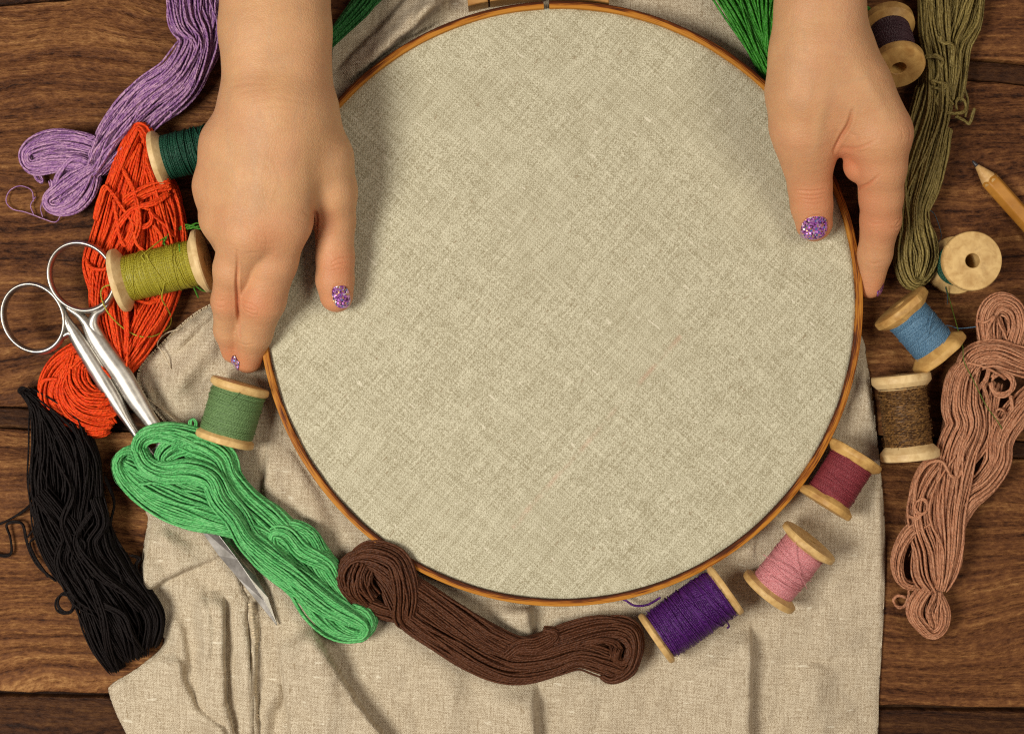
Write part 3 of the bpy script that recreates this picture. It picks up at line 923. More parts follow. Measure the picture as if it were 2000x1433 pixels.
def build_person():
    skin = skin_mat(); glit = glitter_mat()
    root = thing("person", "person with bare forearms and purple glitter nail polish gripping the round hoop from above", "person", P(1095, -300, 0))
    # photo-left hand
    palm = [
        [(513, -330, 52, 82), (512, 60, 48, 80), (519, 180, 46, 80)],
        [(562, -330, 52, 82), (564, 60, 48, 79), (566, 190, 46, 82)],
        [(512, 215, 44, 72), (462, 290, 42, 68), (437, 365, 38, 55), (440, 410, 37, 46)],
        [(520, 220, 47, 74), (460, 430, 43, 50)],
        [(540, 225, 49, 74), (498, 448, 46, 50)],
        [(565, 225, 49, 72), (556, 425, 45, 50)],
        [(592, 235, 42, 66), (630, 310, 37, 56), (648, 375, 33, 46)],
    ]
    fingers = [
        ([(648, 370, 33, 46), (653, 430, 28, 40), (655, 505, 25, 36), (654, 545, 22.5, 36), (657, 577, 20.5, 33)], 4.5),
        ([(555, 435, 44, 49), (535, 510, 38, 45), (513, 585, 30, 44), (496, 650, 19, 35), (484, 702, 10, 27)], 6),
        ([(488, 460, 44, 48), (458, 525, 37, 40), (446, 588, 28, 32), (447, 645, 17, 28), (455, 686, 10, 23)], 9),
        ([(438, 430, 40, 46), (462, 500, 20, 32), (470, 570, 9.5, 25)], 5),
        ([(430, 390, 34, 42), (470, 450, 18, 28), (478, 510, 9, 22)], 5),
    ]
    creases = [
        ([(650, 516), (668, 506), (692, 502)], .30, .34, 27), ([(648, 524), (670, 516), (692, 513)], .22, .3, 27), ([(646, 530), (668, 527), (690, 525)], .16, .3, 27), ([(650, 512), (656, 522), (660, 534)], .12, .3, 27), ([(660, 510), (676, 520), (690, 522)], .12, .3, 27),
        ([(470, 588), (486, 591), (502, 600)], .28, .34, 36), ([(474, 598), (488, 604), (504, 608)], .24, .3, 36), ([(478, 606), (490, 613), (504, 616)], .2, .3, 36), ([(480, 588), (474, 598), (480, 612)], .16, .3, 36), ([(500, 598), (507, 606), (504, 616)], .16, .3, 36), ([(484, 592), (492, 602), (494, 612)], .1, .3, 36),
        ([(424, 586), (434, 590), (446, 588)], .16, .35, 30), ([(422, 596), (434, 601), (446, 599)], .16, .35, 30),
        ([(464, 666), (484, 674), (506, 670)], .16, .4, 18), ([(458, 654), (474, 658), (490, 657)], .1, .4, 20),
        ([(614, 398), (616, 420), (612, 450)], .5, .6, 40), ([(560, 424), (585, 430), (606, 438)], .08, .5, 46), ([(575, 452), (584, 464), (592, 468)], .08, .4, 40), ([(598, 414), (606, 424), (611, 430)], .12, .4, 42),
        ([(500, 212), (560, 206), (620, 214)], .07, .7, 50), ([(505, 226), (565, 222), (628, 232)], .06, .7, 50), ([(470, 196), (520, 190), (590, 188)], .05, .7, 50), ([(455, 180), (500, 176), (540, 180)], .08, .7, 50), ([(540, 236), (590, 238), (630, 248)], .08, .7, 50),
        ([(496, 452), (512, 462), (532, 466)], .14, .45, 52), ([(494, 464), (512, 476), (530, 478)], .14, .45, 52), ([(500, 440), (518, 446), (536, 448)], .12, .4, 52), ([(498, 478), (512, 488), (530, 490)], .10, .4, 50), ([(505, 458), (508, 470), (504, 484)], .08, .4, 52), ([(520, 452), (524, 468), (520, 486)], .08, .4, 52), ([(480, 396), (486, 404), (492, 402)], .10, .35, 54),
        ([(480, 500), (510, 496), (548, 504)], .10, .5, 46), ([(481, 498), (475, 530), (468, 570), (463, 610), (459, 660), (457, 690)], 1.0, .55, 34), ([(478, 510), (470, 560), (462, 620)], .3, .4, 36), ([(532, 280), (515, 360), (500, 440)], -.14, 2.6, 52), ([(578, 290), (566, 360), (556, 425)], -.12, 2.6, 52), ([(485, 300), (468, 360), (452, 420)], -.12, 2.4, 50), ([(520, 300), (545, 350), (528, 410)], -.10, .8, 52), ([(470, 330), (490, 370), (478, 410)], -.10, .8, 52), ([(440, 430), (444, 446), (440, 462)], .10, .5, 48),
    ]
    bumps = [(505, 450, 53, 8, .5), (556, 425, 52, 9, .6), (452, 425, 50, 6, .6), (500, 585, 37, 7, .2), (440, 592, 34, 5, .2), (650, 380, 40, 7, .5), (630, 205, 50, 9, .15), (470, 195, 50, 9, .2)]
    reds = [(497, 598, 38, 8, .45), (438, 592, 34, 7, .45), (665, 518, 30, 8, .45), (657, 592, 20, 9, .55), (484, 702, 10, 11, .5), (456, 680, 12, 9, .5), (515, 462, 54, 10, .3), (590, 450, 45, 8, .35), (620, 430, 34, 7, .4), (500, 560, 34, 20, .2), (655, 540, 25, 20, .2), (445, 430, 50, 8, .25), (400, 350, 44, 12, .18), (640, 420, 34, 8, .2)]
    nails = [(668, 581, 24, 16, 21.5, -.12, 17, 3.2), (462.5, 710, 10, 9.5, 17, .25, 7.0, 2.6)]
    hand("arm", root, (345, -400), (735, 760), (-3, 78), palm, 7.0, fingers, creases, bumps, reds, nails,
         "forearm and hand with thumb flat on the linen and two fingers pointing down", skin, glit)
    # photo-right hand
    palm = [
        [(1594, -330, 56, 74), (1590, 20, 52, 72), (1586, 100, 49, 74)],
        [(1612, -330, 56, 74), (1614, 20, 52, 70), (1614, 85, 50, 72)],
        [(1588, 110, 48, 76), (1580, 180, 45, 80), (1576, 245, 40, 68), (1577, 275, 38, 60)],
        [(1612, 90, 50, 72), (1668, 175, 48, 68), (1716, 255, 45, 60)],
        [(1630, 110, 42, 72), (1705, 240, 34, 52)],
        [(1630, 190, 42, 62), (1682, 262, 40, 46)],
    ]
    fingers = [
        ([(1575, 255, 40, 64), (1578, 315, 33, 49), (1582, 365, 28, 41), (1585, 400, 25, 39), (1590, 436, 21.5, 36)], 4.0),
        ([(1718, 270, 45, 60), (1720, 325, 40, 49), (1721, 385, 33, 41), (1720, 430, 27, 38), (1709, 495, 17, 32), (1699, 558, 9.5, 25)], 5),
        ([(1684, 322, 38, 37), (1704, 326, 37, 40)], 2.2),
        ([(1704, 300, 28, 42), (1716, 400, 16, 30), (1700, 470, 10, 24)], 5),
        ([(1695, 245, 26, 42), (1718, 320, 15, 33), (1712, 390, 10, 27)], 5),
    ]
    creases = [
        ([(1550, 373), (1580, 376), (1612, 371)], .26, .36, 32), ([(1554, 381), (1582, 385), (1612, 379)], .2, .32, 32), ([(1558, 388), (1582, 392), (1610, 388)], .14, .32, 32), ([(1570, 370), (1574, 382), (1572, 394)], .08, .3, 32), ([(1556, 396), (1584, 401), (1612, 396)], .08, .4, 30),
        ([(1643, 234), (1640, 256), (1630, 278), (1622, 300)], 1.35, .75, 40), ([(1640, 262), (1652, 272), (1664, 276)], .12, .5, 42), ([(1630, 294), (1662, 299), (1690, 286)], .32, .6, 38), ([(1660, 280), (1680, 282), (1700, 270)], .12, .5, 42), ([(1650, 300), (1668, 305), (1684, 300)], .12, .4, 40),
        ([(1742, 444), (1750, 434), (1757, 424)], .26, .4, 28), ([(1730, 447), (1744, 448), (1755, 441)], .26, .4, 28), ([(1736, 436), (1746, 430), (1756, 428)], .16, .35, 28), ([(1738, 452), (1748, 455), (1754, 450)], .14, .35, 26),
        ([(1690, 512), (1702, 517), (1716, 513)], .16, .45, 18), ([(1664, 368), (1684, 366), (1700, 352)], .55, .6, 36), ([(1684, 430), (1698, 440), (1712, 440)], .12, .5, 28),
        ([(1530, 90), (1600, 96), (1670, 92)], .06, .7, 54), ([(1525, 106), (1600, 112), (1670, 108)], .05, .7, 54), ([(1650, 130), (1690, 190), (1728, 245)], -.3, 2.4, 50), ([(1600, 150), (1592, 230), (1585, 330)], -.25, 2.2, 46), ([(1540, 124), (1600, 128), (1660, 126)], .07, .7, 54), ([(1756, 250), (1766, 262), (1765, 285)], .14, .5, 46), ([(1744, 256), (1752, 264), (1754, 282)], .10, .45, 50), ([(1610, 246), (1622, 258), (1630, 266)], .08, .4, 44),
    ]
    bumps = [(1735, 258, 55, 8, .7), (1582, 395, 33, 5, .3), (1735, 430, 32, 5, .3)]
    reds = [(1670, 290, 40, 8, .40), (1690, 330, 40, 9, .28), (1645, 280, 40, 7, .4), (1582, 385, 32, 7, .35), (1590, 450, 22, 9, .5), (1720, 430, 30, 9, .4), (1700, 560, 10, 11, .5), (1755, 270, 48, 9, .22), (1692, 430, 14, 14, .4), (1690, 400, 38, 8, .2), (1580, 350, 32, 28, .22), (1710, 400, 30, 32, .2), (1675, 300, 42, 12, .25), (1600, 180, 50, 30, .08)]
    nails = [(1590.5, 446.5, 27, 25, 21, -.03, 20, 3.0), (1714.5, 567, 9, 6, 13, .25, 5, 2.4)]
    hand("arm", root, (1462, -400), (1812, 620), (-3, 82), palm, 7.0, fingers, creases, bumps, reds, nails,
         "forearm and hand pinching the hoop rim between thumb and bent forefinger", skin, glit)
build_person()

# ------------------------------------------------------------------ scissors
def build_scissors():
    root = thing("scissors", "steel scissors with two finger rings and blades under the green skein", "scissors", P(300, 860, 6))
    def zat(x, y):
        # height falls from the rings to the points
        u = ((x - 60) * .574 + (y - 560) * .818) / 810
        return 18.5 - 13.0 * min(1, max(0, u))
    def loft(pts, n=90, sides=28, ex=2.4):
        """pts rows (px,py,half width px,half height mm) -> swept bar with superellipse section"""
        K = np.array([(x, y, zat(x, y), w, hh) for x, y, w, hh in pts], float)
        C = spline(K, n); c3 = PA(C[:, :3])
        T = np.gradient(c3, axis=0); T /= np.linalg.norm(T, axis=1, keepdims=True)
        side = np.stack([T[:, 1], -T[:, 0], 0 * T[:, 0]], 1); side /= np.linalg.norm(side, axis=1, keepdims=True)
        up = np.cross(side, T)
        a = np.arange(sides) / sides * 2 * math.pi
        ca = np.sign(np.cos(a)) * np.abs(np.cos(a)) ** (2 / ex); sa = np.sign(np.sin(a)) * np.abs(np.sin(a)) ** (2 / ex)
        V = c3[:, None] + side[:, None] * (ca[None, :, None] * (C[:, 3] * S)[:, None, None]) + up[:, None] * (sa[None, :, None] * C[:, 4][:, None, None])
        ids = np.arange(n * sides).reshape(n, sides); nx = np.roll(ids, -1, 1)
        F = np.stack([ids[:-1], nx[:-1], nx[1:], ids[1:]], -1).reshape(-1, 4)
        return V.reshape(-1, 3), F
    def half(name, ring_c, a, b, ang, necks, shank):
        th = np.linspace(0, 2 * math.pi, 65)
        ring = []
        for t in th:
            lx = a * math.cos(t); ly = b * math.sin(t)
            wv = 4.9 + 1.4 * math.exp(-((t - 6.283) / .6) ** 2) + 1.6 * math.exp(-(t / .6) ** 2)
            ring.append((ring_c[0] + lx * math.cos(ang) - ly * math.sin(ang), ring_c[1] + lx * math.sin(ang) + ly * math.cos(ang), wv, 2.7))
        VV = []; FF = []; base = 0
        for V, F in [loft(ring, 220, 20, 2.0)] + [loft(nk, 50, 24, 2.0) for nk in necks] + [loft(shank, 120, 32, 2.0)]:
            VV.append(V); FF.append(F + base); base += len(V)
        return mesh_np(name, np.vstack(VV), np.vstack(FF)[:, ::-1], STEEL, root)
    half("handle", (67, 621), 68, 58, math.radians(62),
         [[(112, 574, 3, 1.6), (124, 606, 5, 1.9), (133, 632, 8, 2.2), (148, 658, 12, 2.3), (166, 684, 12, 2.2)], [(112, 672, 3, 1.5), (126, 656, 5, 1.8), (140, 652, 8, 2.1), (158, 672, 10, 2.2)]],
         [(124, 604, 2, 1.0), (134, 628, 7, 2.0), (149, 657, 13.5, 2.6), (184, 714, 16, 2.9), (222, 776, 15, 2.8), (250, 822, 9, 2.4), (272, 856, 8.5, 2.2), (300, 900, 10, 2.0), (320, 930, 9, 1.5)])
    half("handle", (161, 541), 69, 61, math.radians(52),
         [[(216, 588, 3, 1.5), (204, 604, 5, 1.8), (188, 614, 8, 2.2), (182, 636, 12, 2.3), (196, 664, 13, 2.3)], [(124, 594, 3, 1.5), (140, 606, 5, 1.8), (158, 618, 8, 2.1), (176, 642, 10, 2.2)]],
         [(152, 606, 3, 1.2), (166, 626, 9, 2.1), (186, 658, 17, 2.7), (210, 694, 19, 2.9), (236, 730, 20, 2.9), (264, 776, 19, 2.8), (288, 812, 15, 2.5), (306, 840, 14, 2.4), (330, 885, 14, 2.0), (350, 920, 12, 1.5)])
    # blades: long triangular prisms with a ridge
    def blade(name, stations, dz):
        V = []; F = []
        for (xl, yl, xm, ym, xr, yr, zt, zb) in stations:
            V += [P(xl, yl, zb + dz), P(xm, ym, zt + dz), P(xr, yr, zb + dz), P((xl + xr) / 2, (yl + yr) / 2, zb + dz - .9)]
        n = len(stations)
        for i in range(n - 1):
            for c in range(4):
                d = (c + 1) % 4
                F.append([i * 4 + c, i * 4 + d, (i + 1) * 4 + d, (i + 1) * 4 + c])
        F.append([3, 2, 1, 0]); F.append([(n - 1) * 4 + c for c in range(4)])
        o = mesh_np(name, V, F, BLADE_STEEL, root, smooth=False)
        bv = o.modifiers.new("edge", 'BEVEL'); bv.width = .00018; bv.segments = 2
        return o
    blade("blade", [(288, 880, 312, 868, 328, 858, 12.0, 10), (330, 950, 362, 934, 384, 922, 11.0, 8.9), (384, 1024, 424, 1040, 446, 1058, 10.2, 7.4), (426, 1084, 464, 1092, 476, 1096, 9.6, 7.1), (461, 1125, 488, 1128, 500, 1124, 8.9, 6.9), (503, 1176, 516, 1172, 524, 1166, 7.6, 6.6), (540, 1221, 541, 1221, 542, 1220, 6.6, 6.2)], 1.2)
    blade("blade", [(300, 872, 330, 860, 345, 850, 10.0, 8.5), (360, 960, 390, 945, 405, 932, 9, 7.2), (420, 1050, 440, 1052, 456, 1056, 8.2, 5.6), (470, 1110, 486, 1110, 497, 1112, 7.4, 5.2), (506, 1168, 514, 1168, 522, 1165, 6.6, 5.0), (538, 1216, 539, 1216, 540, 1215, 5.4, 5.0)], .6)
    tubes("pivot_screw", [np.array([P(318, 868, z) for z in (6, 8, 10, 12, 14.2, 14.6)])], [[2.6, 2.6, 2.6, 2.6, 2.6, 2.2]], STEEL, root, sides=16)
build_scissors()

# ------------------------------------------------------------------ skeins of floss
def lock(path, n, pts=70, twist=0.0, jit=.16, seed=0, r=.62, zmin=1.0, slip=.014):
    n = int(n * 1.5)
    """path rows (px,py,z,half width px,half height mm) -> (n,pts,3) strands laid side by side"""
    g = np.random.default_rng(seed)
    C = spline(path, pts)
    c3 = PA(C[:, :3])
    T = np.gradient(c3, axis=0); T /= np.linalg.norm(T, axis=1, keepdims=True)
    side = np.stack([T[:, 1], -T[:, 0], np.zeros(pts)], 1)
    side /= np.maximum(np.linalg.norm(side, axis=1, keepdims=True), 1e-6)
    # smooth the side vector a little so tight turns stay calm
    for _ in range(3):
        side[1:-1] = (side[:-2] + 2 * side[1:-1] + side[2:]) / 4
    up = np.array([0, 0, 1.0])
    i = np.arange(n)
    rad = np.sqrt((i + .5) / n) ** .75
    ang = i * 2.399963 + g.random() * 6
    ox = rad * np.cos(ang); oy = rad * np.sin(ang)
    u = np.linspace(0, 1, pts)
    L = np.zeros((n, pts, 3))
    length = np.linalg.norm(np.diff(c3, axis=0), axis=1).sum()
    fq = max(2.0, length / 26.0)
    for q in range(n):
        a = twist * u * 2 * math.pi + .35 * np.sin(u * fq * 1.3 + seed) + .9 * vnoise(u * fq * .35 + q, np.full(pts, 2.2), seed + 8)
        x = ox[q] * np.cos(a) - oy[q] * np.sin(a); y = ox[q] * np.sin(a) + oy[q] * np.cos(a)
        # neighbouring strands wander together, each a little by itself
        one = np.full(pts, q * 5.17)
        stray = 3.0 if q % 17 == 5 else 1.0
        x = x + jit * 2.2 * vnoise(u * fq + seed * 3.3, np.full(pts, ox[q] * 1.9 + 7), seed + 1) + stray * jit * 2.6 * vnoise(u * fq * .45 + q * .37, one, seed + 2) + jit * .7 * vnoise(u * fq * 1.9, one, seed + 3)
        y = y + jit * 2.2 * vnoise(u * fq + seed * 1.3, np.full(pts, ox[q] * 2.3 + 3), seed + 5) + stray * jit * 3.0 * vnoise(u * fq * .5 + q * .71, one, seed + 6) + jit * .7 * vnoise(u * fq * 2.1, one, seed + 7)
        w = C[:, 3] * S * (H - C[:, 2]) / H
        cc, sd = c3, side
        if slip:
            ue = np.interp(u, [0, 1], [max(0, g.normal(0, slip)), 1 - max(0, g.normal(0, slip))])
            cc = np.stack([np.interp(ue, u, c3[:, j]) for j in range(3)], 1)
        L[q] = cc + sd * (x * w)[:, None] + up * (y * C[:, 4])[:, None]
    L[:, :, 2] = np.maximum(L[:, :, 2], zmin)
    return L

def skein(name, label, group, mat, locks, loops=(), r=.62, base=None, sides=6, zmin=1.0):
    x = np.mean([p[0] for l in locks for p in l[0]]); y = np.mean([p[1] for l in locks for p in l[0]])
    root = thing(name, label, "thread skein", P(x, y, 0), group)
    fz = []
    fg = np.random.default_rng(len(label) * 7)
    for i, l in enumerate(locks):
        path, n = l[0], l[1]
        kw = l[2] if len(l) > 2 else {}
        L = lock(path, n, seed=kw.pop("seed", i * 11 + len(label)), zmin=zmin, **kw)
        for q in range(int(n * .55)):
            a_ = fg.integers(0, L.shape[0]); b_ = fg.integers(2, L.shape[1] - 9)
            seg = L[a_, b_:b_ + 7].copy()
            off = np.cumsum(fg.normal(0, .32, (7, 3)), 0); off[:, 2] = np.abs(off[:, 2]) + r
            fz.append(spline(seg + off, 12))
        tubes("strand_bundle", L, r * .80, mat, root, sides=sides, rnd=np.random.default_rng(i).random(len(L)))
    if fz:
        tubes("fuzz", fz, .075, mat, root, sides=4)
    for lp in loops:
        pts, cnt, spread = lp[:3]
        rr = (lp[3] if len(lp) > 3 else r) * .85
        g = np.random.default_rng(int(abs(pts[0][0] * 7 + pts[0][1])))
        A = []
        for q in range(cnt):
            K = np.array(pts, float)
            K[:, 0] += g.normal(0, spread, len(K)) * .4 + g.normal(0, spread); K[:, 1] += g.normal(0, spread, len(K)) * .4 + g.normal(0, spread)
            K[:, 2] += abs(g.normal(0, spread * .15))
            A.append(PA(spline(K, 60)))
        tubes("loose_loop", A, rr, mat, root, sides=sides)
    return root

def circ(cx, cy, r, z, a0=0, a1=2 * math.pi, n=10, sq=1.0):
    return [(cx + r * math.cos(t), cy + r * sq * math.sin(t), z) for t in np.linspace(a0, a1, n)]

GR = "skeins of embroidery floss lying round the hoop"
def path(pts, z, hw, hh):
    """pts list of (x,y) or (x,y,z,hw,hh) overrides"""
    out = []
    for i, p in enumerate(pts):
        zz = z[i] if isinstance(z, (list, tuple)) else z
        w = hw[i] if isinstance(hw, (list, tuple)) else hw
        hq = hh[i] if isinstance(hh, (list, tuple)) else hh
        out.append((p[0], p[1], zz, w, hq))
    return out

def build_skeins():
    # bright green over the scissors
    g = thread_mat("bright_green_floss", (.095, .44, .125), .45, hue=(.26, .68, .26), spec=.15, deep=.42)
    skein("floss_skein", "bright mint green skein lying across the scissor blades", GR, g, [
        (path([(300, 915), (272, 880), (285, 852), (330, 846), (385, 868), (428, 895), (446, 935), (480, 980), (530, 1020), (566, 1050), (585, 1080)], [14, 16, 18, 18, 17, 16, 15, 13, 12, 11, 9], [14, 16, 18, 20, 26, 28, 24, 28, 28, 24, 18], 4.2), 70),
        (path([(268, 872), (285, 905), (320, 922), (370, 920), (412, 935), (432, 975), (462, 1012), (485, 1055), (530, 1100), (585, 1140), (640, 1180), (690, 1205), (716, 1222), (708, 1240), (680, 1238)], [16, 19, 20, 20, 20, 19, 18, 17, 16, 15, 14, 13, 12, 10, 8], [12, 15, 18, 21, 22, 23, 22, 22, 24, 26, 24, 18, 13, 12, 12], 4.0), 70),
        (path([(290, 888), (262, 880), (240, 888), (233, 908), (250, 940), (298, 980), (360, 1006), (430, 1022), (500, 1044), (554, 1092), (592, 1144), (626, 1196), (664, 1230), (705, 1238), (728, 1215), (712, 1190), (675, 1180)], [8, 9, 10, 11, 11, 11, 12, 14, 14, 13, 12, 10, 9, 9, 10, 10, 9], [10, 10, 10, 12, 16, 20, 24, 22, 22, 24, 26, 26, 20, 13, 12, 13, 16], 4.0), 75),
        (path([(252, 892), (300, 918), (360, 945), (420, 965), (460, 1005), (500, 1050)], [11, 12, 14, 14, 13, 12], [20, 30, 34, 30, 26, 22], 4.5), 70),
        (path([(420, 900), (400, 870), (360, 868), (330, 880), (320, 900), (350, 915)], [15, 17, 18, 18, 17, 17], [14, 18, 20, 18, 14, 10], 3.5), 36),
        (path([(545, 1045), (568, 1032), (600, 1048), (618, 1078), (640, 1115), (668, 1160), (695, 1195), (722, 1215)], [9, 10, 11, 10, 10, 9, 9, 9], [16, 20, 24, 24, 26, 26, 20, 12], 4.2), 70),
        (path([(560, 1085), (535, 1065), (535, 1042), (560, 1045), (590, 1075), (640, 1100), (660, 1130)], [12, 13, 14, 14, 14, 13, 11], [10, 12, 13, 16, 18, 16, 12], 3.0), 36),
        (path([(435, 985), (518, 1052), (580, 1112), (634, 1168), (686, 1212)], [9, 9, 9, 9, 8], [26, 24, 27, 30, 24], 4.5), 50),
    ], [
        ([(380, 850, 15), (372, 835, 17), (370, 824, 18), (376, 818, 18), (382, 826, 18), (380, 842, 16), (392, 858, 14)], 3, 1.0, .5),
        ([(268, 948, 17), (300, 945, 18), (340, 955, 18), (400, 966, 19), (430, 980, 19)], 2, 2.0),
        ([(460, 1020, 20), (480, 1060, 20), (505, 1085, 19)], 2, 2.0),
    ])
    # dark brown under the hoop
    b = thread_mat("brown_floss", (.088, .030, .013), .4, hue=(.16, .066, .032), spec=.15)
    skein("floss_skein", "dark chocolate brown skein touching the hoop's lower rim", GR, b, [
        (path([(735, 1092), (770, 1130), (800, 1190), (862, 1240), (930, 1282), (1000, 1302), (1070, 1290), (1130, 1272), (1185, 1288), (1215, 1302), (1232, 1290)], [9, 10, 10, 10, 10, 10, 10, 10, 10, 9, 9], [26, 30, 32, 32, 32, 30, 30, 28, 28, 22, 16], 5.5), 95, dict(jit=.12)),
        (path([(790, 1205), (735, 1188), (690, 1165), (672, 1140), (672, 1112), (695, 1090), (735, 1096), (780, 1130), (840, 1172), (905, 1215), (965, 1250), (1030, 1268), (1100, 1248), (1170, 1232), (1215, 1236), (1232, 1262), (1222, 1290), (1200, 1286), (1205, 1262)], [7, 8, 9, 10, 11, 12, 13, 13, 12, 12, 12, 12, 12, 12, 12, 12, 11, 12, 14], [14, 18, 18, 18, 18, 18, 22, 24, 26, 26, 26, 24, 26, 26, 22, 15, 13, 13, 13], 4.5), 90, dict(jit=.12)),
        (path([(690, 1090), (725, 1080), (768, 1092), (788, 1125), (796, 1165), (792, 1205), (800, 1222)], [12, 15, 17, 17, 16, 13, 8], [12, 20, 22, 22, 22, 20, 14], 3.5), 50),
        (path([(712, 1098), (702, 1125), (704, 1150), (730, 1172)], [13, 14, 13, 10], [24, 24, 24, 18], 4), 44),
        (path([(985, 1280), (1015, 1262), (1050, 1260), (1085, 1240), (1060, 1232)], [15, 16, 16, 15, 12], [12, 14, 14, 12, 8], 2.5), 26),
        (path([(1150, 1250), (1195, 1222), (1230, 1230), (1238, 1262), (1225, 1300), (1195, 1318), (1175, 1312)], [10, 11, 12, 12, 11, 9, 8], [14, 15, 15, 15, 15, 14, 10], 4), 40),
    ], [([(1140, 1255, 17), (1170, 1250, 17.5), (1200, 1255, 17), (1215, 1270, 16)], 3, 2.0)], r=.60)
    # red-orange
    r_ = thread_mat("red_floss", (.76, .052, .010), .4, hue=(.94, .14, .02), spec=.1)
    skein("floss_skein", "vivid orange red skein lying under the scissor rings", GR, r_, [
        (path([(288, 300), (288, 268), (273, 250), (256, 275), (238, 318), (220, 368), (206, 420), (192, 470), (178, 515), (190, 570)], [10, 13, 14, 13, 12, 11, 10, 10, 9, 8], [9, 12, 13, 14, 15, 15, 15, 16, 16, 14], 3.5), 34),
        (path([(285, 285), (272, 330), (255, 390), (238, 450), (210, 515), (212, 580), (225, 640), (238, 700), (242, 730)], [10, 10, 10, 10, 9, 9, 9, 9, 8], [16, 30, 34, 36, 38, 36, 32, 22, 14], 5.5), 90),
        (path([(295, 315), (318, 375), (328, 440), (328, 510), (308, 580), (282, 635), (258, 690), (246, 725)], [9, 9, 10, 10, 9, 9, 8, 7], [16, 28, 30, 30, 32, 32, 26, 12], 5.5), 85),
        (path([(275, 315), (285, 390), (280, 460), (262, 540), (252, 610), (250, 680)], [8, 8, 8, 8, 8, 7], [26, 40, 48, 52, 48, 26], 5), 70),
        (path([(262, 690), (215, 672), (160, 682), (118, 712), (96, 752), (100, 792), (135, 822), (185, 838), (212, 836)], [8, 9, 10, 10, 10, 10, 9, 9, 8], [14, 18, 18, 20, 20, 18, 18, 16, 12], 4.0), 60),
        (path([(240, 705), (190, 695), (150, 720), (132, 760), (150, 795), (190, 812), (222, 815)], [9, 11, 12, 12, 12, 11, 9], [20, 24, 24, 26, 26, 24, 18], 4.5), 75),
        (path([(160, 690), (150, 740), (170, 780), (205, 790), (228, 785)], [11, 14, 15, 14, 11], [22, 26, 28, 26, 20], 4), 60),
        (path([(335, 360), (300, 368), (262, 385), (240, 400)], [15, 16, 16, 13], [9, 10, 10, 8], 2.2), 16),
    ], [
        (circ(278, 424, 18, 17, -.6, 5.4, 10, 1.1), 5, 1.6),
        ([(330, 380, 15), (300, 400, 18), (262, 410, 18), (232, 440, 17), (214, 480, 15)], 4, 2.2), ([(240, 330, 16), (262, 380, 18), (270, 440, 18), (250, 490, 17)], 3, 2.0),
        ([(300, 440, 18), (318, 470, 16), (300, 500, 17), (270, 480, 18), (262, 455, 18)], 3, 1.6), ([(320, 350, 15), (336, 420, 13), (342, 480, 11), (330, 540, 11)], 4, 2.0),
        ([(228, 540, 15), (250, 575, 17), (290, 590, 15), (318, 575, 12)], 4, 2.0), ([(196, 545, 12), (214, 590, 15), (222, 640, 15), (240, 690, 12)], 4, 1.8),
        ([(110, 712, 12), (160, 700, 15), (205, 725, 16), (228, 770, 12)], 4, 2.4), ([(95, 790, 11), (140, 780, 16), (190, 790, 16), (222, 830, 10)], 4, 2.4),
        ([(345, 465, 13), (322, 440, 16), (300, 420, 17), (290, 408, 17)], 4, 2.0),
        ([(206, 364, 14), (192, 400, 14), (186, 430, 13), (195, 395, 15), (208, 366, 16), (238, 405, 17), (258, 440, 17), (245, 478, 16)], 3, 1.6),
        ([(222, 390, 17), (228, 430, 17), (235, 465, 17), (246, 480, 16)], 3, 1.6),
        ([(168, 505, 12), (180, 522, 15), (205, 525, 16), (225, 515, 16)], 4, 1.6),
        ([(245, 590, 15), (248, 640, 15), (245, 690, 13)], 4, 1.8),
        ([(78, 770, 12), (80, 748, 14), (95, 740, 15), (115, 742, 15)], 3, 1.5),
        ([(76, 770, 8), (84, 800, 9), (110, 828, 9), (150, 832, 9)], 4, 1.8),
    ])
    # lilac
    v = thread_mat("lilac_floss", (.27, .115, .31), .75, hue=(.60, .36, .50), deep=.5)
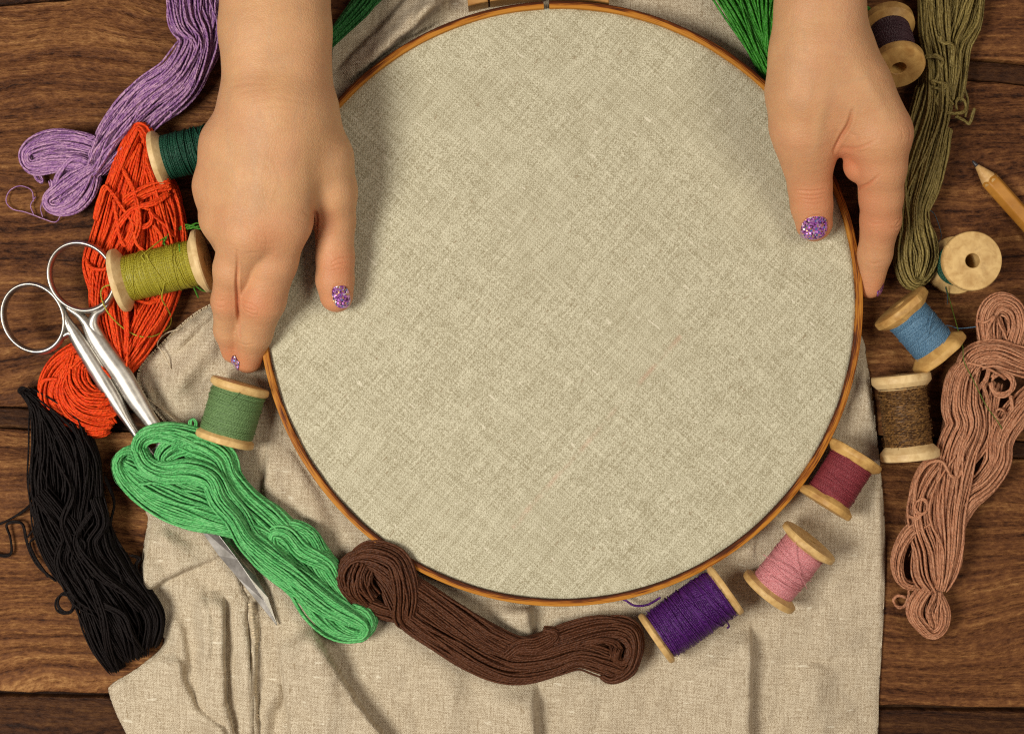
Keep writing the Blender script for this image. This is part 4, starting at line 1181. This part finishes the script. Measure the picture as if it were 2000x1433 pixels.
    skein("floss_skein", "lilac purple mottled skein lying beside the bare forearm", GR, v, [
        (path([(378, -70), (385, -20), (380, 40), (388, 90), (350, 150), (298, 192), (248, 246), (208, 296), (186, 335)], [10, 10, 10, 11, 11, 10, 10, 10, 8], [46, 48, 46, 36, 40, 44, 40, 30, 16], 6.5), 120, dict(twist=.25)),
        (path([(345, -70), (355, -10), (362, 50), (385, 82), (390, 110)], [11, 12, 13, 14, 12], [22, 24, 22, 18, 12], 4), 40),
        (path([(425, -70), (420, 0), (420, 60), (395, 125), (355, 165), (335, 205), (300, 232)], [8, 9, 9, 9, 9, 8, 6], [18, 18, 18, 18, 20, 18, 12], 4.5), 50),
        (path([(215, 300), (170, 282), (120, 274), (75, 284), (54, 304), (66, 326), (105, 318), (160, 316), (195, 330)], [9, 9, 9, 9, 8, 7, 8, 9, 8], [16, 20, 19, 16, 12, 12, 14, 12, 10], 4.5), 60, dict(jit=.25)),
        (path([(195, 320), (150, 300), (100, 300), (70, 305)], [7, 7, 7, 6], [18, 24, 20, 12], 4), 36, dict(jit=.25)),
        (path([(196, 325), (160, 345), (122, 372), (98, 392), (108, 408), (140, 402), (168, 376), (186, 340)], [10, 10, 9, 8, 7, 8, 8, 8], [10, 15, 15, 12, 11, 15, 17, 12], 4.0), 56, dict(jit=.22)),
        (path([(160, 345), (135, 370), (115, 395)], [7, 7, 6], [26, 28, 20], 4), 30, dict(jit=.25)),
    ], [
        ([(62, 318, 8), (66, 338, 6), (72, 352, 4), (82, 357, 3), (78, 345, 4), (70, 336, 4)], 4, 2.0, .45),
        ([(170, 315, 14), (140, 310, 14), (115, 340, 11), (106, 365, 10), (100, 352, 10)], 6, 2.2, .45),
        ([(318, 224, 10), (328, 216, 12), (334, 224, 12), (326, 232, 11), (316, 228, 10)], 4, .8, .45),
        ([(185, 266, 15), (178, 268, 14), (172, 266, 12)], 4, 1.0, .4),
        ([(66, 394, 2), (62, 372, 2), (40, 363, 2), (20, 372, 2), (12, 392, 2), (24, 408, 2), (52, 415, 2), (84, 427, 2), (110, 433, 2), (125, 412, 3), (160, 392, 4), (178, 378, 6)], 1, .3, .3),
        ([(66, 420, 2), (60, 400, 2), (70, 384, 2)], 1, .3, .28), ([(84, 424, 2), (80, 405, 3), (86, 388, 5)], 1, .3, .28),
    ], r=.55)
    # black
    k = thread_mat("black_floss", (.0085, .0058, .0055), .3, hue=(.022, .016, .014), spec=.10, rough=.6)
    skein("floss_skein", "black skein on the bare boards beside the linen corner", GR, k, [
        (path([(50, 762), (82, 800), (94, 870), (92, 940), (98, 1000), (122, 1062), (160, 1130), (185, 1200), (208, 1265), (232, 1308)], [6, 8, 9, 9, 9, 9, 9, 9, 8, 4], [8, 20, 27, 26, 22, 22, 22, 22, 20, 12], 5), 75, dict(jit=.3, slip=.035)),
        (path([(60, 766), (118, 825), (150, 880), (160, 940), (150, 1000), (152, 1060), (178, 1120), (215, 1180), (246, 1240), (266, 1286)], [7, 10, 11, 11, 10, 10, 11, 11, 10, 5], [8, 26, 32, 28, 24, 24, 26, 28, 30, 20], 5.5), 95, dict(jit=.3, slip=.035)),
        (path([(160, 840), (180, 900), (188, 980), (214, 1060), (240, 1100), (272, 1160), (298, 1210), (290, 1262)], [9, 10, 9, 9, 9, 9, 8, 5], [14, 18, 16, 17, 16, 18, 18, 14], 4.5), 62, dict(jit=.3, slip=.03)),
        (path([(80, 960), (120, 1010), (140, 1050), (130, 1100), (160, 1160), (200, 1190)], [14, 15, 15, 14, 14, 12], [12, 13, 13, 14, 14, 10], 3), 26, dict(jit=.4)),
        (path([(190, 970), (200, 1020), (180, 1060), (205, 1110), (250, 1150), (280, 1190)], [13, 14, 14, 14, 14, 12], [10, 12, 12, 13, 14, 12], 3), 26, dict(jit=.4)),
        (path([(95, 930), (78, 990), (82, 1050), (110, 1110), (150, 1160)], [8, 7, 6, 6, 7], [8, 8, 8, 8, 6], 3), 16, dict(jit=.4)),
    ], [
        ([(70, 975, 9), (50, 995, 4), (22, 1012, 2.5), (0, 1022, 2), (-30, 1030, 2)], 2, 1.0),
        ([(-20, 1078, 2), (8, 1085, 2), (22, 1078, 2), (20, 1050, 2), (13, 1025, 3), (28, 1018, 3), (45, 1025, 3), (52, 1055, 3), (62, 1085, 3), (80, 1110, 5), (110, 1135, 7)], 3, 1.2),
        ([(72, 975, 9), (74, 1000, 7), (66, 1030, 5), (52, 1050, 4)], 2, 1.0),
        ([(78, 1050, 8), (66, 1050, 6), (58, 1062, 5), (70, 1090, 5), (95, 1125, 6)], 3, 1.0),
        (circ(128, 1176, 17, 9, -1.2, 5.2, 9, 1.15), 5, 1.6, .5),
        ([(66, 880, 10), (58, 930, 6), (66, 980, 6), (72, 1030, 8)], 3, 2.0), ([(205, 930, 9), (222, 980, 6), (214, 1030, 8), (236, 1070, 10)], 4, 2.0),
        ([(150, 1150, 9), (160, 1210, 6), (180, 1265, 5), (214, 1308, 5)], 4, 2.5), ([(255, 1085, 10), (272, 1092, 7), (266, 1110, 8), (280, 1140, 9)], 4, 1.8),
        ([(110, 900, 17), (140, 960, 19), (120, 1020, 18), (140, 1080, 18)], 4, 3.0), ([(180, 1000, 17), (150, 1060, 19), (190, 1120, 19), (230, 1150, 17)], 4, 3.0),
        ([(200, 1180, 19), (240, 1200, 19), (255, 1240, 17), (280, 1270, 10)], 5, 4.0), ([(175, 1130, 18), (200, 1200, 19), (210, 1260, 15), (225, 1312, 5)], 5, 4.0),
        ([(135, 1040, 17), (165, 1060, 18), (160, 1085, 18), (145, 1095, 17)], 2, 1.0, .3),
        ([(62, 775, 8), (48, 772, 7), (38, 764, 6), (44, 758, 7), (60, 764, 8)], 5, 1.4, .5),
        ([(190, 1160, 18), (215, 1185, 18.5), (200, 1195, 18)], 2, 1.0, .3),
    ], r=.48)
    # dusty pink
    s = thread_mat("dusty_pink_floss", (.45, .190, .096), .55, hue=(.62, .32, .18))
    skein("floss_skein", "dusty salmon pink skein lying on the boards near the dark brown spool", GR, s, [
        (path([(1928, 715), (1926, 660), (1928, 620), (1948, 596), (1975, 606), (1984, 638), (1974, 680), (1965, 720)], [8, 10, 11, 12, 12, 11, 10, 8], [12, 15, 17, 18, 17, 15, 14, 12], 4), 56),
        (path([(1955, 720), (1955, 660), (1955, 615)], [8, 9, 9], [22, 24, 24], 4), 34),
        (path([(1885, 730), (1900, 702), (1940, 692), (1985, 706), (2030, 722), (2080, 740)], [10, 14, 16, 16, 14, 12], [12, 20, 22, 24, 24, 22], 4), 50),
        (path([(1905, 700), (1880, 735), (1874, 790), (1882, 830), (1866, 880), (1858, 940), (1850, 1000), (1850, 1060), (1842, 1110), (1830, 1150)], [12, 11, 11, 11, 11, 11, 11, 11, 10, 9], [14, 28, 34, 33, 33, 34, 32, 26, 22, 14], 5.5), 100, dict(jit=.14)),
        (path([(2060, 740), (2015, 775), (1975, 825), (1955, 862), (1948, 905), (1922, 945), (1888, 975), (1862, 1020), (1858, 1070)], [9, 10, 10, 10, 9, 9, 9, 8, 8], [24, 28, 26, 24, 22, 20, 20, 20, 18], 5), 75),
        (path([(1940, 745), (1925, 800), (1920, 845), (1900, 880), (1870, 915)], [8, 8, 8, 8, 8], [18, 20, 20, 18, 16], 4), 40),
        (path([(1850, 880), (1815, 930), (1796, 985), (1798, 1025), (1812, 1070), (1812, 1120), (1822, 1155)], [9, 9, 9, 9, 9, 9, 8], [22, 26, 26, 28, 34, 30, 14], 5), 80),
        (path([(1815, 1015), (1780, 1035), (1760, 1065), (1752, 1100), (1760, 1132), (1780, 1142), (1802, 1132)], [10, 9, 8, 7, 6, 5, 4], [12, 14, 12, 11, 9, 8, 7], 3.5), 30),
        (path([(1840, 1040), (1862, 1075), (1862, 1105), (1838, 1135), (1822, 1165)], [9, 8, 7, 7, 7], [14, 14, 12, 10, 8], 3.5), 30),
        (path([(1826, 1135), (1798, 1165), (1786, 1195), (1802, 1222), (1820, 1236), (1838, 1222), (1842, 1190), (1826, 1150)], [9, 9, 9, 8, 7, 8, 8, 8], [8, 12, 12, 11, 11, 11, 11, 8], 3.5), 44),
        (path([(1822, 1145), (1815, 1190), (1818, 1225)], [8, 9, 7], [12, 22, 16], 3.5), 32),
    ], [
        (circ(1957, 750, 22, 15, -2.6, 3.2, 10, 1.0), 7, 2.2), (circ(1954, 809, 10, 13, 0, 6.0, 8, 1.1), 3, .8),
        ([(1890, 708, 18), (1920, 715, 18), (1950, 730, 17), (1965, 740, 14)], 4, 1.2),
        ([(1785, 985, 15), (1790, 940, 16), (1812, 906, 16.5), (1840, 902, 17), (1856, 928, 17), (1872, 930, 16), (1884, 900, 15)], 3, 1.0),
        (circ(1800, 988, 13, 15, -2.2, 4.0, 9, 1.1), 4, 1.2), ([(1775, 1008, 12), (1790, 1012, 14), (1800, 1003, 14)], 3, 1.0),
        ([(1772, 1138, 6), (1774, 1160, 4), (1766, 1182, 3), (1752, 1184, 3), (1744, 1172, 3), (1752, 1162, 3), (1770, 1166, 4)], 2, .7),
        ([(1910, 760, 12), (1926, 740, 14), (1932, 720, 16)], 4, 1.4), ([(1918, 745, 14), (1928, 775, 13), (1935, 800, 11)], 3, 1.3),
        ([(1975, 770, 14), (1978, 800, 13), (1965, 830, 12)], 3, 1.2),
        ([(1908, 625, 12), (1925, 628, 15), (1942, 618, 16), (1930, 640, 15), (1925, 680, 13)], 4, 1.2),
        ([(1880, 770, 8), (1850, 800, 5), (1838, 850, 5)], 3, 1.0),
    ], r=.60)
    # olive
    o_ = thread_mat("olive_floss", (.19, .137, .038), .6, hue=(.36, .28, .09), deep=.5)
    skein("floss_skein", "olive khaki skein hanging down beside the thumb side of the wrist and the pencil", GR, o_, [
        (path([(1828, -80), (1828, -20), (1826, 60), (1828, 140), (1826, 220), (1812, 290), (1798, 350), (1786, 408), (1790, 455), (1800, 500), (1788, 545)], [9, 9, 10, 10, 10, 10, 10, 9, 9, 9, 7], [30, 30, 28, 24, 28, 32, 32, 26, 26, 26, 20], 5.5), 95, dict(jit=.14)),
        (path([(1808, 170), (1790, 250), (1772, 320), (1768, 390), (1772, 440), (1764, 500), (1776, 548), (1800, 556)], [8, 8, 8, 8, 8, 8, 7, 6], [14, 16, 16, 16, 16, 18, 14, 10], 4.5), 50),
        (path([(1895, -80), (1892, -20), (1876, 35), (1858, 90), (1856, 150), (1850, 200)], [9, 9, 9, 9, 9, 8], [26, 24, 24, 14, 12, 8], 4), 50, dict(jit=.3)),
        (path([(1914, -60), (1910, 10), (1904, 55), (1886, 92), (1878, 130), (1872, 175), (1868, 200)], [7, 7, 7, 7, 6, 6, 6], [8, 9, 9, 8, 8, 7, 5], 3), 18, dict(jit=.3)),
        (path([(1850, 250), (1838, 310), (1822, 370), (1802, 415)], [10, 10, 9, 8], [10, 12, 12, 8], 3.5), 24),
        (path([(1800, 430), (1816, 470), (1820, 510), (1800, 545), (1770, 550)], [8, 8, 7, 7, 6], [10, 12, 10, 10, 10], 3.5), 30),
    ], [
        ([(1805, 115, 14), (1810, 110, 16), (1828, 109, 17), (1842, 117, 17), (1836, 130, 16), (1832, 150, 16), (1825, 165, 15)], 5, 1.4),
        ([(1834, 182, 15), (1828, 200, 15), (1840, 216, 14), (1860, 222, 12), (1882, 218, 9), (1884, 202, 8), (1874, 192, 9), (1866, 200, 10), (1868, 215, 9)], 4, 1.2),
        ([(1840, 172, 15), (1850, 190, 14), (1860, 206, 12)], 5, 1.2),
        ([(1866, 228, 8), (1880, 234, 5), (1892, 241, 4), (1898, 226, 4), (1902, 211, 4)], 4, 1.0),
        ([(1876, 160, 6), (1888, 185, 5), (1890, 205, 5), (1886, 228, 4)], 4, 1.2),
        ([(1836, 70, 17), (1838, 82, 17), (1858, 86, 17), (1862, 100, 16), (1858, 130, 14)], 5, 1.5),
        ([(1895, 30, 9), (1890, 50, 7), (1891, 62, 6)], 3, 1.0), ([(1904, 30, 8), (1909, 52, 6), (1904, 66, 5)], 3, 1.2),
        ([(1826, 165, 16), (1822, 158, 17), (1830, 160, 17), (1848, 166, 16), (1840, 174, 16), (1828, 172, 16)], 4, 1.4),
        ([(1803, 128, 5), (1797, 160, 3), (1794, 190, 3), (1798, 220, 5)], 3, .8),
    ], r=.58)
    # deep green at the top
    q = thread_mat("deep_green_floss", (.028, .20, .013), .6, hue=(.09, .40, .05), deep=.42)
    skein("floss_skein", "deep grass green skein tucked behind the hoop next to the thumb wrist", GR, q, [
        (path([(1390, -90), (1402, -40), (1428, 10), (1452, 55), (1476, 100), (1502, 145), (1530, 190)], [9, 9, 9, 8, 7, 6, 5], [18, 20, 20, 17, 13, 11, 8], 4.5), 46),
        (path([(1440, -90), (1448, -40), (1462, 10), (1476, 55), (1492, 100), (1512, 150)], [9, 9, 9, 8, 7, 5], [18, 18, 17, 14, 12, 10], 4), 40, dict(jit=.28)),
        (path([(1505, -90), (1502, -30), (1500, 20), (1498, 70), (1502, 110), (1515, 150)], [9, 10, 10, 9, 7, 5], [20, 20, 16, 11, 12, 10], 4), 46, dict(jit=.28)),
        (path([(1480, -90), (1484, -20), (1490, 40), (1498, 100)], [7, 7, 7, 6], [26, 24, 18, 12], 4), 40),
    ], [([(1640, -10, 8), (1672, 6, 7), (1700, 22, 5), (1708, 34, 3)], 6, 2.0)])
    q2 = thread_mat("bottle_green_floss", (.022, .125, .030), .5, hue=(.05, .26, .06), deep=.45)
    skein("floss_skein", "bottle green skein end showing between the forearm and the linen edge", GR, q2, [
        (path([(770, -90), (735, -30), (708, 8), (682, 38), (655, 68), (625, 100), (600, 140)], [9, 9, 8, 7, 6, 5, 5], [18, 17, 16, 13, 10, 9, 8], 4), 46),
        (path([(800, -90), (760, -40), (730, -2), (700, 22), (680, 45)], [8, 8, 8, 7, 5], [14, 14, 12, 9, 6], 3.5), 30),
    ])
build_skeins()

# ------------------------------------------------------------------ spools
GS = "wooden spools of sewing thread lying round the hoop"
def spool(label, e1, e2, R, rw, thread_c, rt=.26, rim=2.6, cone=3.6, hole=2.6, wood=None, facet=0.0, cover=(0., 1.), seed=0, bulge=.0, loose=(), fuzzy=0, jitter=.25, var=.35, hue=None, hub=None, spec=.35, twist=.0011):
    """e1,e2 world mm: centres of the two outer faces; R flange radius mm; rw wound radius mm"""
    e1 = np.asarray(e1, float); e2 = np.asarray(e2, float)
    ax = e2 - e1; Ln = np.linalg.norm(ax); ax = ax / Ln
    ref = np.array([0, 0, 1.0]) if abs(ax[2]) < .9 else np.array([1.0, 0, 0])
    bx = np.cross(ref, ax); bx /= np.linalg.norm(bx); by = np.cross(ax, bx)
    c = (e1 + e2) / 2
    root = thing("thread_spool", label, "thread spool", (c[0], c[1], max(0, min(e1[2], e2[2]) - R)), GS)
    g = np.random.default_rng(seed + 100)
    rb = hub or rw * .72
    half = Ln / 2
    def place(rr, a, z):
        return c + ax * z + bx * rr * math.cos(a) + by * rr * math.sin(a)
    prof = [(hole, -half + 1.2), (hole, -half + .25), (hole + .3, -half), (R - .9, -half), (R - .35, -half + .18), (R, -half + .8), (R, -half + rim - .4), (R - .25, -half + rim), (rb + .6, -half + rim + cone), (rb, -half + rim + cone + .5)]
    prof = prof + [(r, -z) for r, z in prof[::-1]]
    M = 72
    fac = np.ones(M)
    V = []
    th = np.arange(M) / M * 2 * math.pi
    cuts = [(g.random() * 6.283, .93 + .04 * g.random()) for _ in range(4)] if facet else []
    for pi, (r, z) in enumerate(prof):
        for q in range(M):
            rr = r
            if facet and r > R - 1.2:
                for (ca, cd) in cuts:
                    d = math.cos(th[q] - ca)
                    if d > 0: rr = min(rr, r * max(cd, .9) / max(d, .2)) if r * d > r * cd else rr
            rr *= 1 + .004 * math.sin(3 * th[q] + pi)
            V.append(place(rr, th[q], z))
    F = []
    k = len(prof)
    for pi in range(k):
        pj = (pi + 1) % k
        for q in range(M):
            qn = (q + 1) % M
            F.append((pi * M + q, pi * M + qn, pj * M + qn, pj * M + q))
    o = mesh_np("wooden_core", V, np.array(F)[:, ::-1], wood or BIRCH, root)
    o.data.polygons.foreach_set("use_smooth", np.ones(len(o.data.polygons), bool))
    es = o.modifiers.new("split", 'EDGE_SPLIT'); es.split_angle = math.radians(28)
    # winding
    z0 = -half + rim + cone * .25 + (Ln - 2 * rim - cone * .5) * cover[0]; z1 = -half + rim + cone * .25 + (Ln - 2 * rim - cone * .5) * cover[1]
    mat = thread_mat("spool_thread", thread_c, var, twist, spec=spec, rough=.42, hue=hue)
    turns = int((z1 - z0) / (rt * 1.75))
    per = 36
    n = turns * per
    u = np.linspace(0, 1, n)
    t = np.arange(n) / per * 2 * math.pi
    zz = z0 + (z1 - z0) * u
    wig = jitter * vnoise(t / 6.283 * .9, np.zeros(n), seed) + jitter * .6 * np.sin(t + 5 * vnoise(t / 40, np.zeros(n), seed + 3))
    zz = np.clip(zz + wig, z0, z1)
    pr = (zz - z0) / (z1 - z0)
    rr = rw - rt + bulge * (1 - (2 * pr - 1) ** 2) + .12 * vnoise(t / 9, np.zeros(n), seed + 9) - .5 * np.clip((np.abs(2 * pr - 1) - .88) / .12, 0, 1)
    L = c + ax * zz[:, None] + bx * (rr * np.cos(t))[:, None] + by * (rr * np.sin(t))[:, None]
    w = tubes("wound_thread", L[None], rt, mat, root, sides=5, rnd=[.35])
    # solid core under the winding and crossing strands over it
    A = []
    for q in range(10):
        za = z0 + (z1 - z0) * g.random(); zb = np.clip(za + g.normal(0, .22) * (z1 - z0), z0 + .3, z1 - .3)
        a0 = g.random() * 6.283; a1 = a0 + 3.0 + 3 * g.random()
        uu = np.linspace(0, 1, 40)
        zq = za + (zb - za) * uu; aq = a0 + (a1 - a0) * uu
        pq = (zq - z0) / (z1 - z0)
        rq = rw + rt * .7 + bulge * (1 - (2 * pq - 1) ** 2) - rt * .8 * np.abs(2 * uu - 1) ** 6 * 2
        A.append(c + ax * zq[:, None] + bx * (rq * np.cos(aq))[:, None] + by * (rq * np.sin(aq))[:, None])
    tubes("crossing_strands", A, rt * .9, mat, root, sides=5)
    M2 = 40
    V2 = []
    zs = np.linspace(z0, z1, 12)
    for z in zs:
        p = (z - z0) / (z1 - z0)
        for q in range(M2):
            V2.append(place(rw - rt * 1.3 + bulge * (1 - (2 * p - 1) ** 2) - .5 * max(0, (abs(2 * p - 1) - .85) / .15), q / M2 * 2 * math.pi, z))
    F2 = []
    for i in range(len(zs) - 1):
        for q in range(M2):
            qn = (q + 1) % M2
            F2.append((i * M2 + q, (i + 1) * M2 + q, (i + 1) * M2 + qn, i * M2 + qn))
    UV2 = np.zeros((len(F2) * 4, 2))
    mesh_np("inner_winding", V2, np.array(F2)[:, ::-1], mat, root, uv=UV2, attrs={"rnd": np.full(len(V2), .2)})
    if fuzzy:
        A = []
        for q in range(fuzzy):
            a0 = g.random() * 6.283; za = z0 + (z1 - z0) * g.random()
            rq = rw + g.random(5) * .9 - .1; aq = a0 + np.cumsum(g.normal(0, .10, 5)); zq = za + np.cumsum(g.normal(0, .6, 5))
            A.append(spline(np.array([c + ax * zq[i] + bx * rq[i] * math.cos(aq[i]) + by * rq[i] * math.sin(aq[i]) for i in range(5)]), 12))
        tubes("fuzz", A, .055, mat, root, sides=4)
    for lp in loose:
        pts, rl = lp[0], lp[1]
        m = lp[2] if len(lp) > 2 else mat
        tubes("loose_thread", [PA(spline(pts, 90))], rl, m, root, sides=6)
    return root

BIRCH = birch("turned_birch", (.43, .245, .078), (.67, .45, .180))
BIRCH_PALE = birch("pale_birch", (.49, .315, .128), (.73, .535, .265), dirt=.2)
BIRCH_TAN = birch("golden_birch", (.36, .180, .048), (.60, .365, .115), dirt=.45)

def lying(e1, e2, Rpx, zoff=0.6, tilt=0.0):
    R = Rpx * kz(13)
    z = R + zoff
    return P(e1[0], e1[1], z + tilt), P(e2[0], e2[1], z - tilt), R

def build_spools():
    k = kz(13)
    a, b, R = lying((303, 313), (452, 277), 56, .3)
    spool("spool of dark bottle green thread half hidden beneath the hand with the flat thumb", a, b, R, 44 * k, (.008, .060, .032), rt=.33, seed=1, wood=BIRCH_PALE, jitter=.5, hue=(.03, .14, .08), spec=.25, fuzzy=80)
    a, b, R = lying((228, 549), (402, 508), 62, 6.0)
    spool("spool of yellow green olive thread lying on the orange red skein", a, b, R, 45 * k, (.42, .36, .022), rt=.22, seed=2, wood=BIRCH_PALE, jitter=.5, hue=(.50, .46, .07), loose=[
        ([(315, 515, 27), (322, 545, 27.5), (316, 580, 22), (325, 600, 14), (334, 620, 8), (328, 640, 5), (300, 656, 12), (270, 656, 14), (240, 640, 15), (212, 612, 20), (199, 585, 20), (198, 566, 19), (208, 558, 20), (222, 556, 22)], .30),
        ([(275, 500, 27), (300, 480, 22), (325, 462, 16), (350, 455, 12), (368, 452, 10)], .28),
        ([(276, 500, 27.5), (292, 525, 28), (310, 560, 26), (318, 580, 20)], .28), ([(285, 495, 27.5), (305, 540, 28), (312, 576, 22)], .28),
        ([(325, 478, 24), (322, 510, 28), (312, 560, 25)], .28),
    ])
    gsp = thread_mat("green_end_thread", (.06, .28, .03), .4, hue=(.2, .45, .05))
    root = bpy.data.objects["thread_spool.001"]
    tubes("loose_thread", [PA(spline(p, 40)) for p in (
        [(350, 475, 24), (352, 495, 27.5), (362, 530, 26), (378, 560, 18), (388, 582, 10)], [(350, 475, 24), (354, 500, 27.5), (368, 540, 24), (392, 565, 16), (414, 570, 12)],
        [(320, 472, 18), (335, 452, 14), (360, 446, 12), (385, 436, 10), (398, 440, 9)], [(318, 478, 18), (325, 462, 14), (345, 450, 12), (372, 445, 10), (400, 448, 9)],
        [(316, 468, 18), (330, 462, 14), (360, 440, 12), (388, 445, 10)], [(322, 480, 18), (320, 465, 15), (332, 456, 14), (326, 470, 15), (350, 452, 12), (392, 441, 10)])], .42, gsp, root)
    a, b, R = lying((471, 748), (437, 864), 58, 2.5)
    spool("spool of sage green thread lying on the loose linen corner", a, b, R, 53 * k, (.165, .29, .105), rt=.22, seed=3, rim=2.8, cone=2.4, wood=BIRCH, jitter=.2, hue=(.22, .36, .14), loose=[([(468, 766, 27), (448, 785, 26.8), (420, 805, 22), (400, 818, 16)], .2)])
    a, b, R = lying((1277, 1249), (1421, 1148), 56, 2.0)
    spool("spool of fuzzy deep violet thread lying on linen under the hoop's lower rim", a, b, R, 51 * k, (.060, .004, .115), rt=.32, seed=4, rim=2.4, cone=1.6, wood=BIRCH, jitter=1.3, hue=(.17, .03, .28), fuzzy=420, bulge=.4, loose=[([(1290, 1166, 20), (1265, 1180, 12), (1240, 1182, 7), (1222, 1172, 6), (1212, 1168, 5)], .5), ([(1418, 1210, 18), (1424, 1222, 14), (1420, 1226, 13)], .4)])
    a, b, R = lying((1584, 1054), (1498, 1160), 60, 2.2, 2.6)
    spool("spool of pale rose pink shiny thread lying on the linen", a, b, R, 45 * k, (.78, .27, .285), rt=.19, seed=5, rim=2.8, cone=2.0, wood=BIRCH, jitter=.15, hue=(.90, .50, .50), hole=2.2, spec=.6, loose=[
        ([(1554, 1052, 27), (1552, 1080, 27.5), (1560, 1115, 27), (1572, 1140, 22), (1576, 1150, 18)], .17),
        ([(1490, 1082, 18), (1510, 1094, 24), (1540, 1108, 27), (1565, 1125, 25), (1585, 1135, 17)], .17), ([(1486, 1110, 16), (1515, 1130, 24), (1545, 1150, 24), (1565, 1155, 18)], .17)])
    a, b, R = lying((1674, 884), (1608, 988), 57, 2.2)
    spool("spool of dusky crimson thread with faceted rims lying against the hoop rim", a, b, R, 45 * k, (.26, .035, .048), rt=.21, seed=6, rim=2.8, cone=3.4, wood=BIRCH_TAN, facet=1, jitter=.18, hue=(.40, .08, .09))
    a, b, R = lying((1759, 731), (1778, 897), 57, .6)
    spool("spool of coarse dark brown mottled yarn between the linen edge and the salmon skein", a, b, R, 46 * k, (.078, .035, .012), rt=.42, seed=7, rim=3.6, cone=4.6, wood=BIRCH_PALE, jitter=.8, hue=(.32, .16, .045), var=.6, fuzzy=120, twist=.0016, spec=.2, loose=[([(1772, 768, 22), (1780, 785, 22.5), (1795, 802, 19), (1808, 815, 12)], .3)])
    a, b, R = lying((1755, 596), (1840, 696), 60, .6)
    bl = thread_mat("blue_loose", (.16, .30, .42), .3)
    spool("spool of light steel blue thread with whittled rims next to the fingertip", a, b, R, 43 * k, (.095, .215, .345), rt=.21, seed=8, rim=3.4, cone=3.8, wood=BIRCH_TAN, facet=1, jitter=.22, hue=(.25, .42, .55), loose=[([(1838, 636, 13), (1855, 636, 12), (1870, 641, 10), (1890, 640, 9), (1906, 638, 12)], .2), ([(1822, 610, 22), (1816, 632, 24), (1814, 652, 23), (1813, 668, 20)], .2)])
    # standing spool
    gt = thread_mat("fine_green_thread", (.10, .16, .02), .3); bt = thread_mat("fine_blue_thread", (.06, .12, .15), .3)
    spool("upright bare topped spool with green thread standing under the pencil", P(1861, 519, .4), P(1900, 509, 26.5), 12.3, 9.0, (.016, .085, .045), rt=.3, seed=9, rim=3.4, cone=2.6, hole=3.0, wood=BIRCH, jitter=.3, loose=[
        ([(1848, 560, 8), (1856, 590, 4), (1870, 640, 14), (1880, 676, 18), (1883, 706, 18.5), (1900, 740, 18), (1925, 790, 17), (1950, 825, 15.5), (1958, 840, 14)], .2, gt),
        ([(1846, 560, 6), (1850, 575, 3), (1850, 595, 1.5)], .18, bt), ([(1828, 480, 8), (1838, 462, 4), (1832, 435, 3), (1822, 415, 3), (1806, 408, 4)], .16, bt)])
    spool("tilted spool of dull plum thread with a chipped end showing its hole, beside the wrist", P(1732, 42, 8.5), P(1755, 134, 26.5), 11.0, 8.6, (.065, .028, .036), rt=.2, seed=10, rim=4.6, cone=3.4, hole=3.0, wood=BIRCH_TAN, jitter=.12, hue=(.12, .06, .07))
build_spools()

# ------------------------------------------------------------------ pencil
def build_pencil():
    tip = P(1899, 314, 2.6); end = P(2140, 583, 4.0)
    root = thing("pencil", "yellow wooden pencil with a sharpened lead pointing at the olive skein", "pencil", (tip[0], tip[1], 0))
    ax = end - tip; Ln = np.linalg.norm(ax); ax /= Ln
    bx = np.cross((0, 0, 1.0), ax); bx /= np.linalg.norm(bx); by = np.cross(ax, bx)
    def ringv(d, r, n, rot=0.0, scal=0):
        out = []
        for i in range(n):
            a = i / n * 2 * math.pi + rot
            dd = d + scal * math.cos(6 * a)
            out.append(tip + ax * dd + bx * r * math.cos(a) + by * r * math.sin(a))
        return out
    def loft(name, rings, mat, caps=True, smooth=True):
        n = len(rings[0]); V = [v for r in rings for v in r]
        F = [[i * n + q, i * n + (q + 1) % n, (i + 1) * n + (q + 1) % n, (i + 1) * n + q] for i in range(len(rings) - 1) for q in range(n)]
        if caps: F.append(list(range(n))[::-1]); F.append([(len(rings) - 1) * n + q for q in range(n)])
        return mesh_np(name, V, F, mat, root, smooth=smooth)
    def hexr(d, R, n=36, scal=0.0):
        out = []
        for i in range(n):
            a = i / n * 2 * math.pi
            m = (a % (math.pi / 3)) - math.pi / 6
            r = R * .9 / math.cos(m) if abs(m) < .48 else R * .9 / math.cos(.48)
            dd = d - scal * (math.cos(m) - math.cos(math.pi / 6)) * 8
            out.append(tip + ax * dd + bx * r * math.cos(a) + by * r * math.sin(a))
        return out
    pw = birch("pencil_lacquer", (.32, .125, .014), (.48, .215, .034), (60, 60, 60), .25)
    cw = birch("pencil_cedar", (.48, .26, .085), (.66, .42, .17), (400, 400, 60), .15)
    lead = plain("graphite", (.035, .033, .035), .4)
    loft("pencil_body", [hexr(11.2, 3.9, scal=1.0), hexr(14, 3.95), hexr(40, 3.95), hexr(Ln, 3.95)], pw)
    loft("sharpened_wood", [ringv(3.0, .95, 36), ringv(6, 2.0, 36), ringv(9.5, 3.2, 36), ringv(12.2, 3.75, 36)], cw)
    loft("pencil_lead", [ringv(.0, .3, 20), ringv(.4, .55, 20), ringv(2.2, .85, 20), ringv(3.4, .98, 20)], lead)
build_pencil()
